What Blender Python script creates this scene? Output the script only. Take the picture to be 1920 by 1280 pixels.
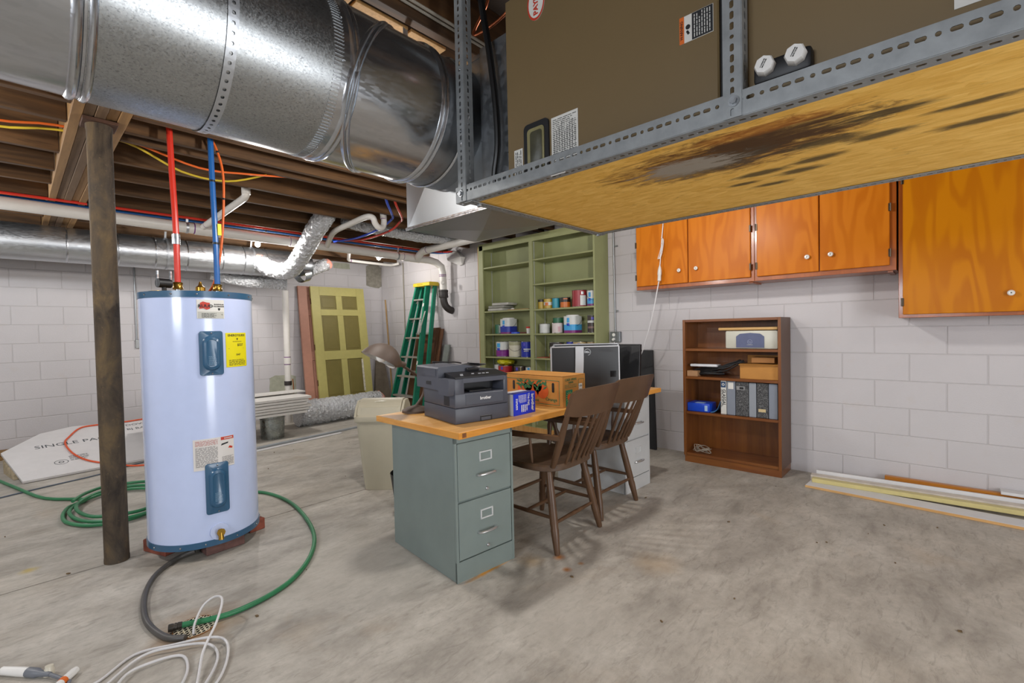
import bpy, bmesh, math, random
from mathutils import Vector, Matrix, Euler
PI = math.pi
for o in list(bpy.data.objects): bpy.data.objects.remove(o, do_unlink=True)
scene = bpy.context.scene
C = scene.collection
R = math.radians

# ------------------------------------------------------------------ camera
CAMH = 1.233
_F, _yaw, _pitch, _roll = 871.79, 0.8208, 0.0238, -0.0212
def _camera():
    f = Vector((math.sin(_yaw)*math.cos(_pitch), math.cos(_yaw)*math.cos(_pitch), -math.sin(_pitch)))
    r0 = Vector((math.cos(_yaw), -math.sin(_yaw), 0)); u0 = r0.cross(f)
    r = r0*math.cos(_roll) + u0*math.sin(_roll); u = u0*math.cos(_roll) - r0*math.sin(_roll)
    cd = bpy.data.cameras.new('camera'); co = bpy.data.objects.new('camera', cd); C.objects.link(co)
    cd.sensor_width = 36; cd.lens = _F/1920*36; cd.clip_start = .02; cd.clip_end = 60
    m = Matrix((r, u, -f)).transposed().to_4x4(); m.translation = (0, 0, CAMH)
    co.matrix_world = m; scene.camera = co
_camera()

# ------------------------------------------------------------------ world, large lights, exposure
world = bpy.data.worlds.new('world'); scene.world = world; world.use_nodes = True
world.node_tree.nodes['Background'].inputs[0].default_value = (.75, .8, .9, 1)
world.node_tree.nodes['Background'].inputs[1].default_value = 0.3
scene.view_settings.view_transform = 'Standard'; scene.view_settings.look = 'None'
scene.view_settings.exposure = 0.0; scene.view_settings.gamma = 1.0
scene.view_settings.use_curve_mapping = False
# fill lights added at two invented openings out of view
def area(name, loc, target, sx, sy, power, col):
    ld = bpy.data.lights.new(name, 'AREA'); ld.shape = 'RECTANGLE'; ld.size = sx; ld.size_y = sy
    ld.energy = power; ld.color = col
    o = bpy.data.objects.new(name, ld); C.objects.link(o); o.location = loc
    o.rotation_euler = (Vector(target)-Vector(loc)).to_track_quat('-Z', 'Y').to_euler(); return o
area('fill_light_left', (-2.85, .5, 1.75), (0, .55, 1.6), 1.5, .6, 68, (.86, .92, 1))
area('fill_light_front', (1.3, -2.35, 1.05), (1.35, 0, 1.05), 1.5, 1.8, 68, (.93, .96, 1))
E_BULB = 1.0   # bulb scale

# ------------------------------------------------------------------ colour and materials
def lin(c):
    if isinstance(c, str):
        c = c.lstrip('#'); c = [int(c[i:i+2], 16)/255 for i in (0, 2, 4)]
    return tuple((v/12.92 if v <= .04045 else ((v+.055)/1.055)**2.4) for v in c) + (1,)
MATS = {}
class NT:
    def __init__(s, name, rough, metal, spec=.5):
        s.m = bpy.data.materials.new(name); s.m.use_nodes = True; s.t = s.m.node_tree
        s.b = s.t.nodes['Principled BSDF']; s.i('Roughness', rough); s.i('Metallic', metal); s.i('Specular IOR Level', spec)
    def i(s, k, v): s.b.inputs[k].default_value = v
    def n(s, ty, **k):
        nd = s.t.nodes.new(ty)
        for a, v in k.items(): setattr(nd, a, v)
        return nd
    def l(s, a, b): s.t.links.new(a, b)
    def coord(s, kind='Object', scale=(1, 1, 1), rot=(0, 0, 0)):
        if kind == 'World': src = s.n('ShaderNodeNewGeometry').outputs['Position']
        else: src = s.n('ShaderNodeTexCoord').outputs[kind]
        mp = s.n('ShaderNodeMapping'); mp.inputs['Scale'].default_value = scale; mp.inputs['Rotation'].default_value = rot
        s.l(src, mp.inputs[0]); return mp.outputs[0]
    def noise(s, vec, scale, detail=4, rough=.55, dist=0):
        nd = s.n('ShaderNodeTexNoise'); nd.inputs['Scale'].default_value = scale; nd.inputs['Detail'].default_value = detail
        nd.inputs['Roughness'].default_value = rough; nd.inputs['Distortion'].default_value = dist
        s.l(vec, nd.inputs['Vector']); return nd.outputs['Fac']
    def ramp(s, fac, stops):
        nd = s.n('ShaderNodeValToRGB'); el = nd.color_ramp.elements
        while len(el) < len(stops): el.new(.5)
        for e, (p, c) in zip(el, stops): e.position = p; e.color = c if not isinstance(c, (float, int)) else (c, c, c, 1)
        s.l(fac, nd.inputs[0]); return nd.outputs[0]
    def mix(s, fac, a, b, mode='MIX'):
        nd = s.n('ShaderNodeMix', data_type='RGBA', blend_type=mode)
        for k, v in ((0, fac), (6, a), (7, b)):
            if hasattr(v, 'is_linked') or hasattr(v, 'links'): s.l(v, nd.inputs[k])
            else: nd.inputs[k].default_value = v
        return nd.outputs[2]
    def col(s, v):
        if hasattr(v, 'links'): s.l(v, s.b.inputs['Base Color'])
        else: s.i('Base Color', v)
    def bump(s, h, strength=.2, dist=.01):
        nd = s.n('ShaderNodeBump'); nd.inputs['Strength'].default_value = strength; nd.inputs['Distance'].default_value = dist
        s.l(h, nd.inputs['Height']); s.l(nd.outputs[0], s.b.inputs['Normal'])
def plain(name, c, rough=.5, metal=0, spec=.5, var=.08, vs=12, bump=0, bs=60, coat=0):
    if name in MATS: return MATS[name]
    t = NT(name, rough, metal, spec); v = t.coord('Object'); a = lin(c)
    if var:
        f = t.noise(v, vs, 5); d = tuple(x*(1-var) for x in a[:3])+(1,); e = tuple(min(1, x*(1+var)) for x in a[:3])+(1,)
        t.col(t.ramp(f, [(.3, d), (.7, e)]))
    else: t.col(a)
    if bump: t.bump(t.noise(v, bs, 4), bump, .004)
    if coat: t.i('Coat Weight', coat); t.i('Coat Roughness', .15)
    MATS[name] = t.m; return t.m
def wood(name, c1, c2, axis='X', scale=1, rough=.5, coat=0, world=False, contrast=(.35, .68), bump=.08, spec=.5):
    if name in MATS: return MATS[name]
    t = NT(name, rough, 0, spec); k = {'X': (1.6, 22, 22), 'Y': (22, 1.6, 22), 'Z': (22, 22, 1.6)}[axis]
    v = t.coord('World' if world else 'Object', tuple(x*scale for x in k))
    f = t.noise(v, 1, 6, .6, .9); g = t.noise(v, 4, 4, .7)
    cc = t.ramp(f, [(contrast[0], lin(c1)), (contrast[1], lin(c2))])
    dk = tuple(x*.62 for x in lin(c1)[:3])+(1,)
    cc = t.mix(t.ramp(g, [(.58, 0.0), (.72, .55)]), cc, dk)
    t.col(cc); t.bump(g, bump, .003)
    if coat: t.i('Coat Weight', coat); t.i('Coat Roughness', .12)
    MATS[name] = t.m; return t.m
def figured(name, c1, c2, rough=.3, coat=.5):      # flat-sawn plywood with cathedral figure, grain up Z
    if name in MATS: return MATS[name]
    t = NT(name, rough, 0, .5); v = t.coord('Object', (2.2, 2.2, .42))
    nz = t.n('ShaderNodeTexNoise'); nz.inputs['Scale'].default_value = 2.2; nz.inputs['Detail'].default_value = 2; t.l(v, nz.inputs['Vector'])
    ml = t.n('ShaderNodeMath', operation='MULTIPLY'); t.l(nz.outputs['Fac'], ml.inputs[0]); ml.inputs[1].default_value = 46
    sn = t.n('ShaderNodeMath', operation='SINE'); t.l(ml.outputs[0], sn.inputs[0])
    mr = t.n('ShaderNodeMapRange'); t.l(sn.outputs[0], mr.inputs[0]); mr.inputs[1].default_value = -1
    big = t.noise(t.coord('Object', (1.3, 1.3, .6)), 2.1, 3)
    a = t.ramp(mr.outputs[0], [(.1, lin(c1)), (.75, lin(c2))])
    t.col(t.mix(t.ramp(big, [(.35, 0.0), (.7, .6)]), a, lin(c2)))
    t.i('Coat Weight', coat); t.i('Coat Roughness', .3); t.i('Specular IOR Level', .12); MATS[name] = t.m; return t.m
def galv(name, c='#b9bdc2', rough=.32, spangle=.25, scale=70, stretch=(1, 1, 1), metal=.95, fleck=0):
    if name in MATS: return MATS[name]
    t = NT(name, rough, metal, .5); v = t.coord('Object', stretch)
    vo = t.n('ShaderNodeTexVoronoi'); vo.inputs['Scale'].default_value = scale; t.l(v, vo.inputs['Vector'])
    sp = t.n('ShaderNodeSeparateColor'); t.l(vo.outputs['Color'], sp.inputs[0])
    a = lin(c); d = tuple(x*(1-spangle) for x in a[:3])+(1,)
    f = t.noise(v, 3, 4); base = t.mix(sp.outputs[0], a, d)
    cc = t.mix(t.ramp(f, [(.4, 0.0), (.7, .35)]), base, tuple(x*.7 for x in a[:3])+(1,))
    if fleck: cc = t.mix(t.ramp(t.noise(t.coord('Object', (.6, 1, 1)), 230, 3, .6), [(.58, 0.0), (.66, fleck)]), cc, (.06, .06, .065, 1))
    t.col(cc)
    rr = t.n('ShaderNodeMapRange'); t.l(sp.outputs[1], rr.inputs[0]); rr.inputs[3].default_value = rough*.8; rr.inputs[4].default_value = rough*1.25
    t.l(rr.outputs[0], t.b.inputs['Roughness']); MATS[name] = t.m; return t.m
def emis(name, c, s):
    if name in MATS: return MATS[name]
    t = NT(name, .5, 0); t.i('Emission Color', lin(c)); t.i('Emission Strength', s); t.i('Base Color', (1, 1, 1, 1)); MATS[name] = t.m; return t.m
def foil(name='foil', c='#dcdee0', rough=.25):
    if name in MATS: return MATS[name]
    t = NT(name, rough, .62); v = t.coord('Object', (1, 1, 1)); t.i('Base Color', lin(c))
    vo = t.n('ShaderNodeTexVoronoi', feature='F1'); vo.inputs['Scale'].default_value = 38; t.l(v, vo.inputs['Vector'])
    nz = t.noise(v, 55, 5, .7, 1.2)
    ad = t.n('ShaderNodeMath', operation='ADD'); t.l(vo.outputs['Distance'], ad.inputs[0]); t.l(nz, ad.inputs[1])
    t.bump(ad.outputs[0], 1.0, .016); MATS[name] = t.m; return t.m

# ------------------------------------------------------------------ mesh building
class MB:
    def __init__(s): s.bm = bmesh.new()
    def _new(s, fn):
        n0 = len(s.bm.verts); fn(); s.bm.verts.ensure_lookup_table(); return s.bm.verts[n0:]
    def box(s, c, d, rot=None, bevel=0, seg=1):
        M = Matrix.Translation(c)
        if rot is not None: M = M @ (rot.to_4x4() if isinstance(rot, (Matrix,)) else Euler(rot).to_matrix().to_4x4())
        r = bmesh.ops.create_cube(s.bm, size=1, matrix=M @ Matrix.Diagonal((d[0], d[1], d[2], 1)))
        if bevel:
            es = list({e for v in r['verts'] for e in v.link_edges})
            bmesh.ops.bevel(s.bm, geom=es, offset=bevel, segments=seg, affect='EDGES', profile=.5)
        return s
    def mm(s, x0, x1, y0, y1, z0, z1, bevel=0, seg=1):
        return s.box(((x0+x1)/2, (y0+y1)/2, (z0+z1)/2), (abs(x1-x0), abs(y1-y0), abs(z1-z0)), None, bevel, seg)
    def ring(s, pts): return [s.bm.verts.new(p) for p in pts]
    def loft(s, rings, close=True, caps=True):
        rs = [s.ring(r) for r in rings]; n = len(rs[0])
        for a, b in zip(rs, rs[1:]):
            for i in range(n if close else n-1):
                j = (i+1) % n
                try: s.bm.faces.new((a[i], a[j], b[j], b[i]))
                except ValueError: pass
        if caps and close:
            for r, f in ((rs[0], True), (rs[-1], False)):
                try: s.bm.faces.new(r[::-1] if f else r)
                except ValueError: pass
        return s
    def lathe(s, prof, org=(0, 0, 0), axis=(0, 0, 1), seg=24, caps=True):
        a = Vector(axis).normalized(); u = a.orthogonal().normalized(); w = a.cross(u); o = Vector(org)
        return s.loft([[o + a*z + (u*math.cos(t) + w*math.sin(t))*max(r, 1e-4) for t in [2*PI*k/seg for k in range(seg)]] for r, z in prof], True, caps)
    def cyl(s, p0, p1, r0, r1=None, seg=14, caps=True):
        p0, p1 = Vector(p0), Vector(p1); L = (p1-p0).length
        return s.lathe([(r0, 0), (r0 if r1 is None else r1, L)], p0, p1-p0, seg, caps)
    def turn(s, p0, p1, prof, seg=12):      # prof: (t 0..1, r)
        p0, p1 = Vector(p0), Vector(p1); L = (p1-p0).length
        return s.lathe([(r, t*L) for t, r in prof], p0, p1-p0, seg)
    def tube(s, pts, r, seg=8, caps=True, rad=None, wob=0):
        P = [Vector(p) for p in pts]; n = len(P); rings = []
        t0 = (P[1]-P[0]).normalized(); u = t0.orthogonal().normalized()
        for i in range(n):
            t = (P[min(i+1, n-1)]-P[max(i-1, 0)]).normalized()
            u = (u - t*u.dot(t)); u = u.normalized() if u.length > 1e-6 else t.orthogonal().normalized(); w = t.cross(u)
            rr = rad[i] if rad else r
            rings.append([P[i] + (u*math.cos(2*PI*k/seg) + w*math.sin(2*PI*k/seg))*rr*(1+wob*(random.random()-.5)) for k in range(seg)])
        return s.loft(rings, True, caps)
    def prism(s, poly, axis, a, b):         # poly in the two other axes (cyclic order)
        def m(p, h): return {'X': (h, p[0], p[1]), 'Y': (p[0], h, p[1]), 'Z': (p[0], p[1], h)}[axis]
        return s.loft([[m(p, a) for p in poly], [m(p, b) for p in poly]])
    def sphere(s, c, r, seg=12, sc=(1, 1, 1), rings=8):
        bmesh.ops.create_uvsphere(s.bm, u_segments=seg, v_segments=rings, radius=r, matrix=Matrix.Translation(c) @ Matrix.Diagonal((sc[0], sc[1], sc[2], 1))); return s
    def quad(s, a, b, c, d): s.bm.faces.new(s.ring((a, b, c, d))); return s
    def disp(s, amp, seed=0, dirs=(1, 1, 1)):
        rnd = random.Random(seed)
        for v in s.bm.verts: v.co += Vector([(rnd.random()-.5)*2*amp*k for k in dirs])
        return s
    def mesh(s, name, sharp=35):
        bmesh.ops.recalc_face_normals(s.bm, faces=s.bm.faces)
        me = bpy.data.meshes.new(name); s.bm.to_mesh(me); s.bm.free()
        for p in me.polygons: p.use_smooth = True
        me.set_sharp_from_angle(angle=R(sharp)); return me
    def obj(s, name, mat, parent=None, world=True, sharp=35):
        me = s.mesh(name, sharp); return mesh_obj(name, me, mat, parent, world)
XF = {}
def mesh_obj(name, me, mat, parent=None, world=True):
    if mat is not None: me.materials.append(mat)
    o = bpy.data.objects.new(name, me); C.objects.link(o)
    if parent is not None:
        o.parent = parent; root = parent
        while root.parent: root = root.parent
        if world and root.name in XF: me.transform(XF[root.name].inverted())
    else:
        xs = [v.co for v in me.vertices]
        c = Vector(((min(v.x for v in xs)+max(v.x for v in xs))/2, (min(v.y for v in xs)+max(v.y for v in xs))/2, min(v.z for v in xs)))
        me.transform(Matrix.Translation(-c)); o.location = c; XF[o.name] = Matrix.Translation(c)
    return o
def tag(o, label=None, cat=None, group=None, kind=None):
    for k, v in (('label', label), ('category', cat), ('group', group), ('kind', kind)):
        if v: o[k] = v
    return o
def thing(name, label, cat, loc=(0, 0, 0), rotz=0, group=None):
    o = bpy.data.objects.new(name, None); C.objects.link(o); o.empty_display_size = .05
    o.location = loc; o.rotation_euler = (0, 0, rotz)
    XF[o.name] = Matrix.Translation(loc) @ Matrix.Rotation(rotz, 4, 'Z')
    return tag(o, label, cat, group)
def struct(o): o['kind'] = 'structure'; return o
def part(name, me, mat_done, parent, loc):     # shared mesh data
    o = bpy.data.objects.new(name, me); C.objects.link(o); o.parent = parent
    root = parent
    while root.parent: root = root.parent
    o.location = (XF[root.name].inverted() @ Vector(loc)) if root.name in XF else loc
    return o
def copy_tree(o, parent=None):
    c = o.copy(); C.objects.link(c); c.parent = parent
    for ch in list(o.children): copy_tree(ch, c)
    return c
def cr(pts, n=6, closed=False):             # Catmull-Rom through points
    P = [Vector(p) for p in pts]; out = []; m = len(P)
    for i in range(m if closed else m-1):
        g = (lambda k: P[k % m]) if closed else (lambda k: P[max(0, min(m-1, k))])
        a, b, c, d = g(i-1), g(i), g(i+1), g(i+2)
        for k in range(n):
            t = k/n
            out.append(.5*((2*b) + (c-a)*t + (2*a-5*b+4*c-d)*t*t + (3*b-a-3*c+d)*t*t*t))
    if not closed: out.append(P[-1])
    return out
def text(name, s, size, mat, parent, org, right, up, ext=.0006, align='CENTER', world=True, bold=0, xs=1):
    cu = bpy.data.curves.new('t', 'FONT'); cu.body = s; cu.size = size; cu.extrude = ext; cu.align_x = align; cu.align_y = 'CENTER'
    cu.offset = bold; cu.resolution_u = 2
    o = bpy.data.objects.new('t', cu); C.objects.link(o)
    dg = bpy.context.evaluated_depsgraph_get(); me = bpy.data.meshes.new_from_object(o.evaluated_get(dg))
    bpy.data.objects.remove(o, do_unlink=True); bpy.data.curves.remove(cu)
    r = Vector(right).normalized(); u = Vector(up).normalized(); n = r.cross(u)
    m = Matrix((r*xs, u, n)).transposed().to_4x4(); m.translation = org; me.transform(m)
    me.name = name; me.materials.clear(); return mesh_obj(name, me, mat, parent, world)
def strip_holes(bm, org, ud, vd, L, W, pitch=.0237, hv=.5, hl=.0172, hw=.0088, circ=4, skip=None, cyl=None):
    """flat flange with real slotted holes; org corner, ud along the length, vd across"""
    org, ud, vd = Vector(org), Vector(ud).normalized(), Vector(vd).normalized(); n = int(L/pitch); pitch = L/n
    for k in range(n):
        u0 = k*pitch; uc = u0+pitch/2; vc = W*hv; l = (hw if circ and k % circ == circ-1 else hl)/2; w = hw/2
        hole = [(uc-l, vc-w*.45), (uc-l+w*.55, vc-w), (uc+l-w*.55, vc-w), (uc+l, vc-w*.45), (uc+l, vc+w*.45), (uc+l-w*.55, vc+w), (uc-l+w*.55, vc+w), (uc-l, vc+w*.45)]
        out = [(u0, vc-w*.45), (u0, 0), (u0+pitch, 0), (u0+pitch, vc-w*.45), (u0+pitch, vc+w*.45), (u0+pitch, W), (u0, W), (u0, vc+w*.45)]
        f = (lambda p: org+ud*p[0]+vd*p[1]) if cyl is None else (lambda p: cyl(p))
        a = [bm.verts.new(f(p)) for p in hole]; b = [bm.verts.new(f(p)) for p in out]
        for i in range(8): j = (i+1) % 8; bm.faces.new((a[i], a[j], b[j], b[i]))
def slotted_angle(name, mat, parent, org, ld, d1, w1, d2, w2, L, hv1=.64, hv2=.5, pitch=.0237):
    bm = bmesh.new(); strip_holes(bm, org, ld, d1, L, w1, pitch, hv1); strip_holes(bm, org, ld, d2, L, w2, pitch, hv2)
    bmesh.ops.remove_doubles(bm, verts=bm.verts, dist=1e-5)
    me = bpy.data.meshes.new(name); bm.to_mesh(me); bm.free()
    o = mesh_obj(name, me, mat, parent); md = o.modifiers.new('thick', 'SOLIDIFY'); md.thickness = .0025; md.offset = 0; return o
# ------------------------------------------------------------------ the setting
XR, YB, ZJ, ZS = 4.4865, 7.312, 2.42, 2.66
XL, YF = -3.0, -2.5
B = .2032; DZ = .018

def concrete():
    t = NT('concrete_floor', .62, 0, .35); w = t.coord('World')
    n1 = t.noise(w, .9, 6, .62, .6); n2 = t.noise(t.coord('World', (1, 2.0, 1), (0, 0, .55)), 2.4, 10, .66, .35)
    n3 = t.noise(w, 26, 6, .7); n4 = t.noise(w, 1.7, 5, .6, .5)
    a = t.ramp(n1, [(.3, lin('#99968f')), (.5, lin('#aaa59b')), (.72, lin('#b3a896'))])
    b = t.ramp(n2, [(.3, lin('#837c73')), (.48, lin('#b3aca2')), (.68, lin('#d2ccc2'))])
    c = t.mix(.62, a, b); n5 = t.noise(t.coord('World', (1, 3.5, 1), (0, 0, .7)), 9, 8, .75, .8); c = t.mix(t.ramp(n5, [(.52, 0.0), (.72, .6)]), c, lin('#746d64'))
    c = t.mix(t.ramp(n3, [(.42, 0.0), (.72, .35)]), c, lin('#8b857b'))
    c = t.mix(t.ramp(n4, [(.6, 0.0), (.78, .3)]), c, lin('#b59a78'))
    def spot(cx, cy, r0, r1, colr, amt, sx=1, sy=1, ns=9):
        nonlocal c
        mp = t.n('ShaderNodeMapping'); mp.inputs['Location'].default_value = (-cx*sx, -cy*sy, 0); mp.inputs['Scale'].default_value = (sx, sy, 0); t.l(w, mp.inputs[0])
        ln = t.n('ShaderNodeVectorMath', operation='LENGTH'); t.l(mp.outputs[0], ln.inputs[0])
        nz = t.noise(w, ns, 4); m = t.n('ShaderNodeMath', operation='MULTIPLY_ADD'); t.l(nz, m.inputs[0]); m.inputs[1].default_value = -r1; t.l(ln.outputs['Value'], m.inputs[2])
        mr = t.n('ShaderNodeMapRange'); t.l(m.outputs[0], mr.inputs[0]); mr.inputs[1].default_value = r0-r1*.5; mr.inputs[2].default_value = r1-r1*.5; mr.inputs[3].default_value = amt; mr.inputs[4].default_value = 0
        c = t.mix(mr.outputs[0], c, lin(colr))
    spot(1.98, 1.53, .005, .04, '#b06a14', .9); spot(1.90, 1.42, .004, .03, '#a5641c', .9); spot(2.0, 1.40, .004, .02, '#b97a30', .6)
    spot(1.63, 1.716, .003, .02, '#c98a20', .95, .1, 1, 30); spot(1.85, 1.62, .01, .09, '#bd9a64', .45)
    spot(.49, 2.32, .05, .2, '#a07a4c', .6); spot(2.25, 1.1, .02, .16, '#b4966c', .35); spot(.02, 3.6, .01, .05, '#c2a838', .7)
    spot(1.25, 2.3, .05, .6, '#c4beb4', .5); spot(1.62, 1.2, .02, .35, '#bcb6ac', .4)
    t.col(c); t.bump(n2, .12, .01); MATS['concrete_floor'] = t.m; return t.m
def block_paint(name='painted_block', c='#c9c5c6'):
    t = NT(name, .55, 0, .35); w = t.coord('World'); n1 = t.noise(w, 1.3, 5); n2 = t.noise(w, 120, 5, .7); n3 = t.noise(w, 9, 4)
    a = lin(c); c = t.ramp(n1, [(.3, tuple(x*.93 for x in a[:3])+(1,)), (.7, a)])
    c = t.mix(t.ramp(n3, [(.62, 0.0), (.8, .18)]), c, lin('#bfae9a')); t.col(c)
    t.bump(n2, .35, .004); MATS[name] = t.m; return t.m
M_FLOOR = concrete(); M_BLOCK = block_paint(); M_MORTAR = block_paint('painted_mortar', '#bfbbbb')
M_CONC_DARK = plain('joint_dirt', '#3c3834', .9)

# floor: two slabs either side of a saw joint on the post line
YJ = 3.36
fl = struct(MB().mm(XL-.2, XR+.2, YF-.2, YB+.2, -.12, -.03).obj('floor', M_CONC_DARK))
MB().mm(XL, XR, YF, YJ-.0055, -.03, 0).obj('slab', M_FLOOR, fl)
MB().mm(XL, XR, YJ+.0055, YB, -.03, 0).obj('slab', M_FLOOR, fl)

def block_mesh(nx, length):          # nx 'X' (wall across y) or 'Y'
    b = MB(); l, h, d, e = length/2-.0028, B/2-.0026, .03, .003
    f = [(-l+e, -h+e), (l-e, -h+e), (l-e, h-e), (-l+e, h-e)]; o = [(-l, -h), (l, -h), (l, h), (-l, h)]
    if nx == 'B': m = lambda p, k: (p[0], k, p[1])
    else: m = lambda p, k: (k, p[0], p[1])
    b.loft([[m(p, 0) for p in f], [m(p, e*.8) for p in o], [m(p, d) for p in o]])
    me = b.mesh('block'); me.materials.append(M_BLOCK); return me
wb = struct(MB().mm(XL, XR+.2, YB+.0035, YB+.2, -.03, ZS).obj('wall_back', M_MORTAR))
wr = struct(MB().mm(XR+.0035, XR+.2, YF, YB+.003, -.03, ZS).obj('wall_right', M_MORTAR))
full_b, full_r = block_mesh('B', 2*B), block_mesh('R', 2*B)
def cut_block(kind, length): return block_mesh(kind, length)
for k in range(0, 12):
    zc = (k+.5)*B - DZ
    off = 0 if k % 2 == 1 else B
    j = -6
    while True:
        x0 = -.006 + off + j*2*B; j += 1
        if x0 > XR-.02: break
        if x0 < -1.7: continue
        x1 = min(x0+2*B, XR-.002)
        part('block', full_b if x1-x0 > .4 else cut_block('B', x1-x0), None, wb, ((x0+x1)/2, YB, zc))
    j = -18
    while True:
        y0 = .8022 + off + j*2*B; j += 1
        if y0 > YB-.02: break
        if y0 < -1.5: continue
        y1 = min(y0+2*B, YB-.002)
        part('block', full_r if y1-y0 > .4 else cut_block('R', y1-y0), None, wr, (XR, (y0+y1)/2, zc))
# patches on the walls
M_PATCH = plain('bare_cement', '#8f8a7e', .9, var=.25, vs=18, bump=.5, bs=70); M_PATCH2 = plain('grey_green_patch', '#a9aa98', .85, var=.15, vs=14)
def blob(cx, cz, w, h, seed, n=18):
    rnd = random.Random(seed); pts = []
    for i in range(n):
        a = 2*PI*i/n; s = max(abs(math.cos(a)), abs(math.sin(a))); pts.append((cx+math.cos(a)/s*w/2*(.93+.1*rnd.random()), cz+math.sin(a)/s*h/2*(.93+.1*rnd.random())))
    return pts
MB().prism(blob(4.34, 2.23, .30, .40, 3), 'Y', YB-.003, YB+.01).obj('cement_patch', M_PATCH, wb)
MB().prism(blob(3.75, 2.36, .29, .10, 4), 'Y', YB-.003, YB+.01).obj('cement_patch', M_PATCH2, wb)
MB().prism(blob(2.76, .47, .40, .33, 8), 'Y', YB-.003, YB+.01).obj('cement_patch', M_PATCH2, wb)
# unseen sides of the room, with two added glowing openings for fill light
M_PLAIN = plain('painted_wall_plain', '#d0cbc9', .6)
struct(MB().mm(XL-.2, XL, YF-.2, YB+.2, -.03, ZS).obj('wall_left', M_PLAIN))
struct(MB().mm(XL, XR+.2, YF-.2, YF, -.03, ZS).obj('wall_front', M_PLAIN))
M_PANE = emis('added_pane_glow', '#dfe9f5', 1.2); M_WHITE = plain('white_paint', '#e4e2de', .45, var=.04)
def added_opening(n, c, sx, sy, sz):
    w = struct(MB().box(c, (sx, sy, sz)).obj(('added_window_1', 'added_door_1')[n-1], M_WHITE)); t = .012
    d = (0 if sx < .1 else sx-.1, 0 if sy < .1 else sy-.1, sz-.1)
    cc = Vector(c) + (Vector((sx/2, 0, 0)) if sx < .1 else Vector((0, sy/2, 0)))
    MB().box(cc, (max(d[0], t), max(d[1], t), d[2])).obj('pane', M_PANE, w)
added_opening(1, (XL+.03, .5, 1.75), .06, 1.4, .7); added_opening(2, (1.3, YF+.03, 1.05), 1.6, .06, 2.0)

# ceiling: subfloor and joists
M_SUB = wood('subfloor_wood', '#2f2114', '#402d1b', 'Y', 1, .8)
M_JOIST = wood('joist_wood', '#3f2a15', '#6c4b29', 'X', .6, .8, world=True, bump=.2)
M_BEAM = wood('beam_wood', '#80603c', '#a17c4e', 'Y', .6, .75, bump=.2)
M_BEAM2 = wood('beam_wood_dark', '#5e4834', '#7b6247', 'Y', .6, .8, bump=.2)
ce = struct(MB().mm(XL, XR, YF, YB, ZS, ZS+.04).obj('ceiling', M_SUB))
BX0, BX1 = .24, .472
left_y = [-2.2+.45*i for i in range(8)] + [1.5, 1.85] + [2.38, 2.8, 3.2, 3.5, 4.11, 4.57, 4.97, 5.45, 5.9, 6.33, 6.8, 7.24]
right_y = [-2.2+.45*i for i in range(8)] + [1.5, 1.85] + [2.33, 2.78, 3.2, 3.46, 3.62, 4.09, 4.53, 4.98, 5.47, 5.92, 6.36, 6.83, 7.25]
jm = {}
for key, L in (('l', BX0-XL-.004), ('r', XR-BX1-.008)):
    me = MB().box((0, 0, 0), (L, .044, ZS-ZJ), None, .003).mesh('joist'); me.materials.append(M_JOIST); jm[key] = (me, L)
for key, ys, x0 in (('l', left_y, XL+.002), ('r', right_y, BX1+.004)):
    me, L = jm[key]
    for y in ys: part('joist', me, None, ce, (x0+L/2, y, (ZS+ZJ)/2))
bm_ = thing('support_beam', 'built-up timber beam of side-by-side planks above the rusty post', 'beam', (.356, 3.4, 2.41))
bw = (BX1-BX0)/5
for i in range(5):
    MB().mm(BX0+i*bw+.001, BX0+(i+1)*bw-.001, YF+.01, YB-.02, 2.41+(.0, .006, .002, .007, .0)[i], ZS-.002, .002).obj('beam_plank', (M_BEAM, M_BEAM2, M_BEAM2, M_BEAM, M_BEAM)[i], bm_)

# lamps: bare bulbs in porcelain holders on the joists
M_PORC = plain('porcelain', '#ebe9e4', .25, var=.02); M_BULB = emis('bulb_glow', '#fff6e8', 12)
def lamp(x, y, z, power, label, col=(1, .965, .93), rad=.05):
    t = thing('ceiling_lamp', label, 'lamp', (x, y, z))
    MB().lathe([(.055, 0), (.058, -.012), (.045, -.03), (.028, -.05), (.024, -.062)], (x, y, z)).obj('lampholder', M_PORC, t)
    MB().lathe([(.013, -.062), (.018, -.078), (.029, -.1), (.031, -.115), (.022, -.135), (.004, -.145)], (x, y, z), seg=16).obj('bulb', M_BULB, t)
    ld = bpy.data.lights.new('bulb_light', 'POINT'); ld.energy = power; ld.color = col; ld.shadow_soft_size = rad
    o = bpy.data.objects.new('bulb_light', ld); C.objects.link(o); o.parent = t; o.location = (0, 0, -.215); return t
LAMPS = [
    (1.40, 2.33, ZJ, 46, 'bare bulb in white holder on joist behind the big round duct'),
    (2.8, 1.45, ZJ, 46, 'bare bulb in white holder on joist beyond the furnace platform'),
    (2.0, 5.92, ZJ, 55, 'bare bulb in white holder behind the white drain pipe'),
    (3.60, 5.92, ZJ, 28, 'bare bulb in white holder on joist near the room corner'),
    (-.9, 3.2, ZJ, 55, 'added unseen fill bulb in white holder on joist left of the post'),  # added for fill, no bulb known here
    (-.75, 5.45, ZJ, 58, 'added unseen fill bulb in white holder on joist near the wall duct', (.94, .97, 1)),  # added out of view to brighten the back wall at left
    (2.7, -1.3, ZJ, 16, 'added unseen fill bulb in white holder on joist past the big wall cabinet'),  # extra fill bulb, added out of view on the camera side
]
for l in LAMPS: lamp(*l[:3], l[3]*E_BULB, *l[4:])
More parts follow.
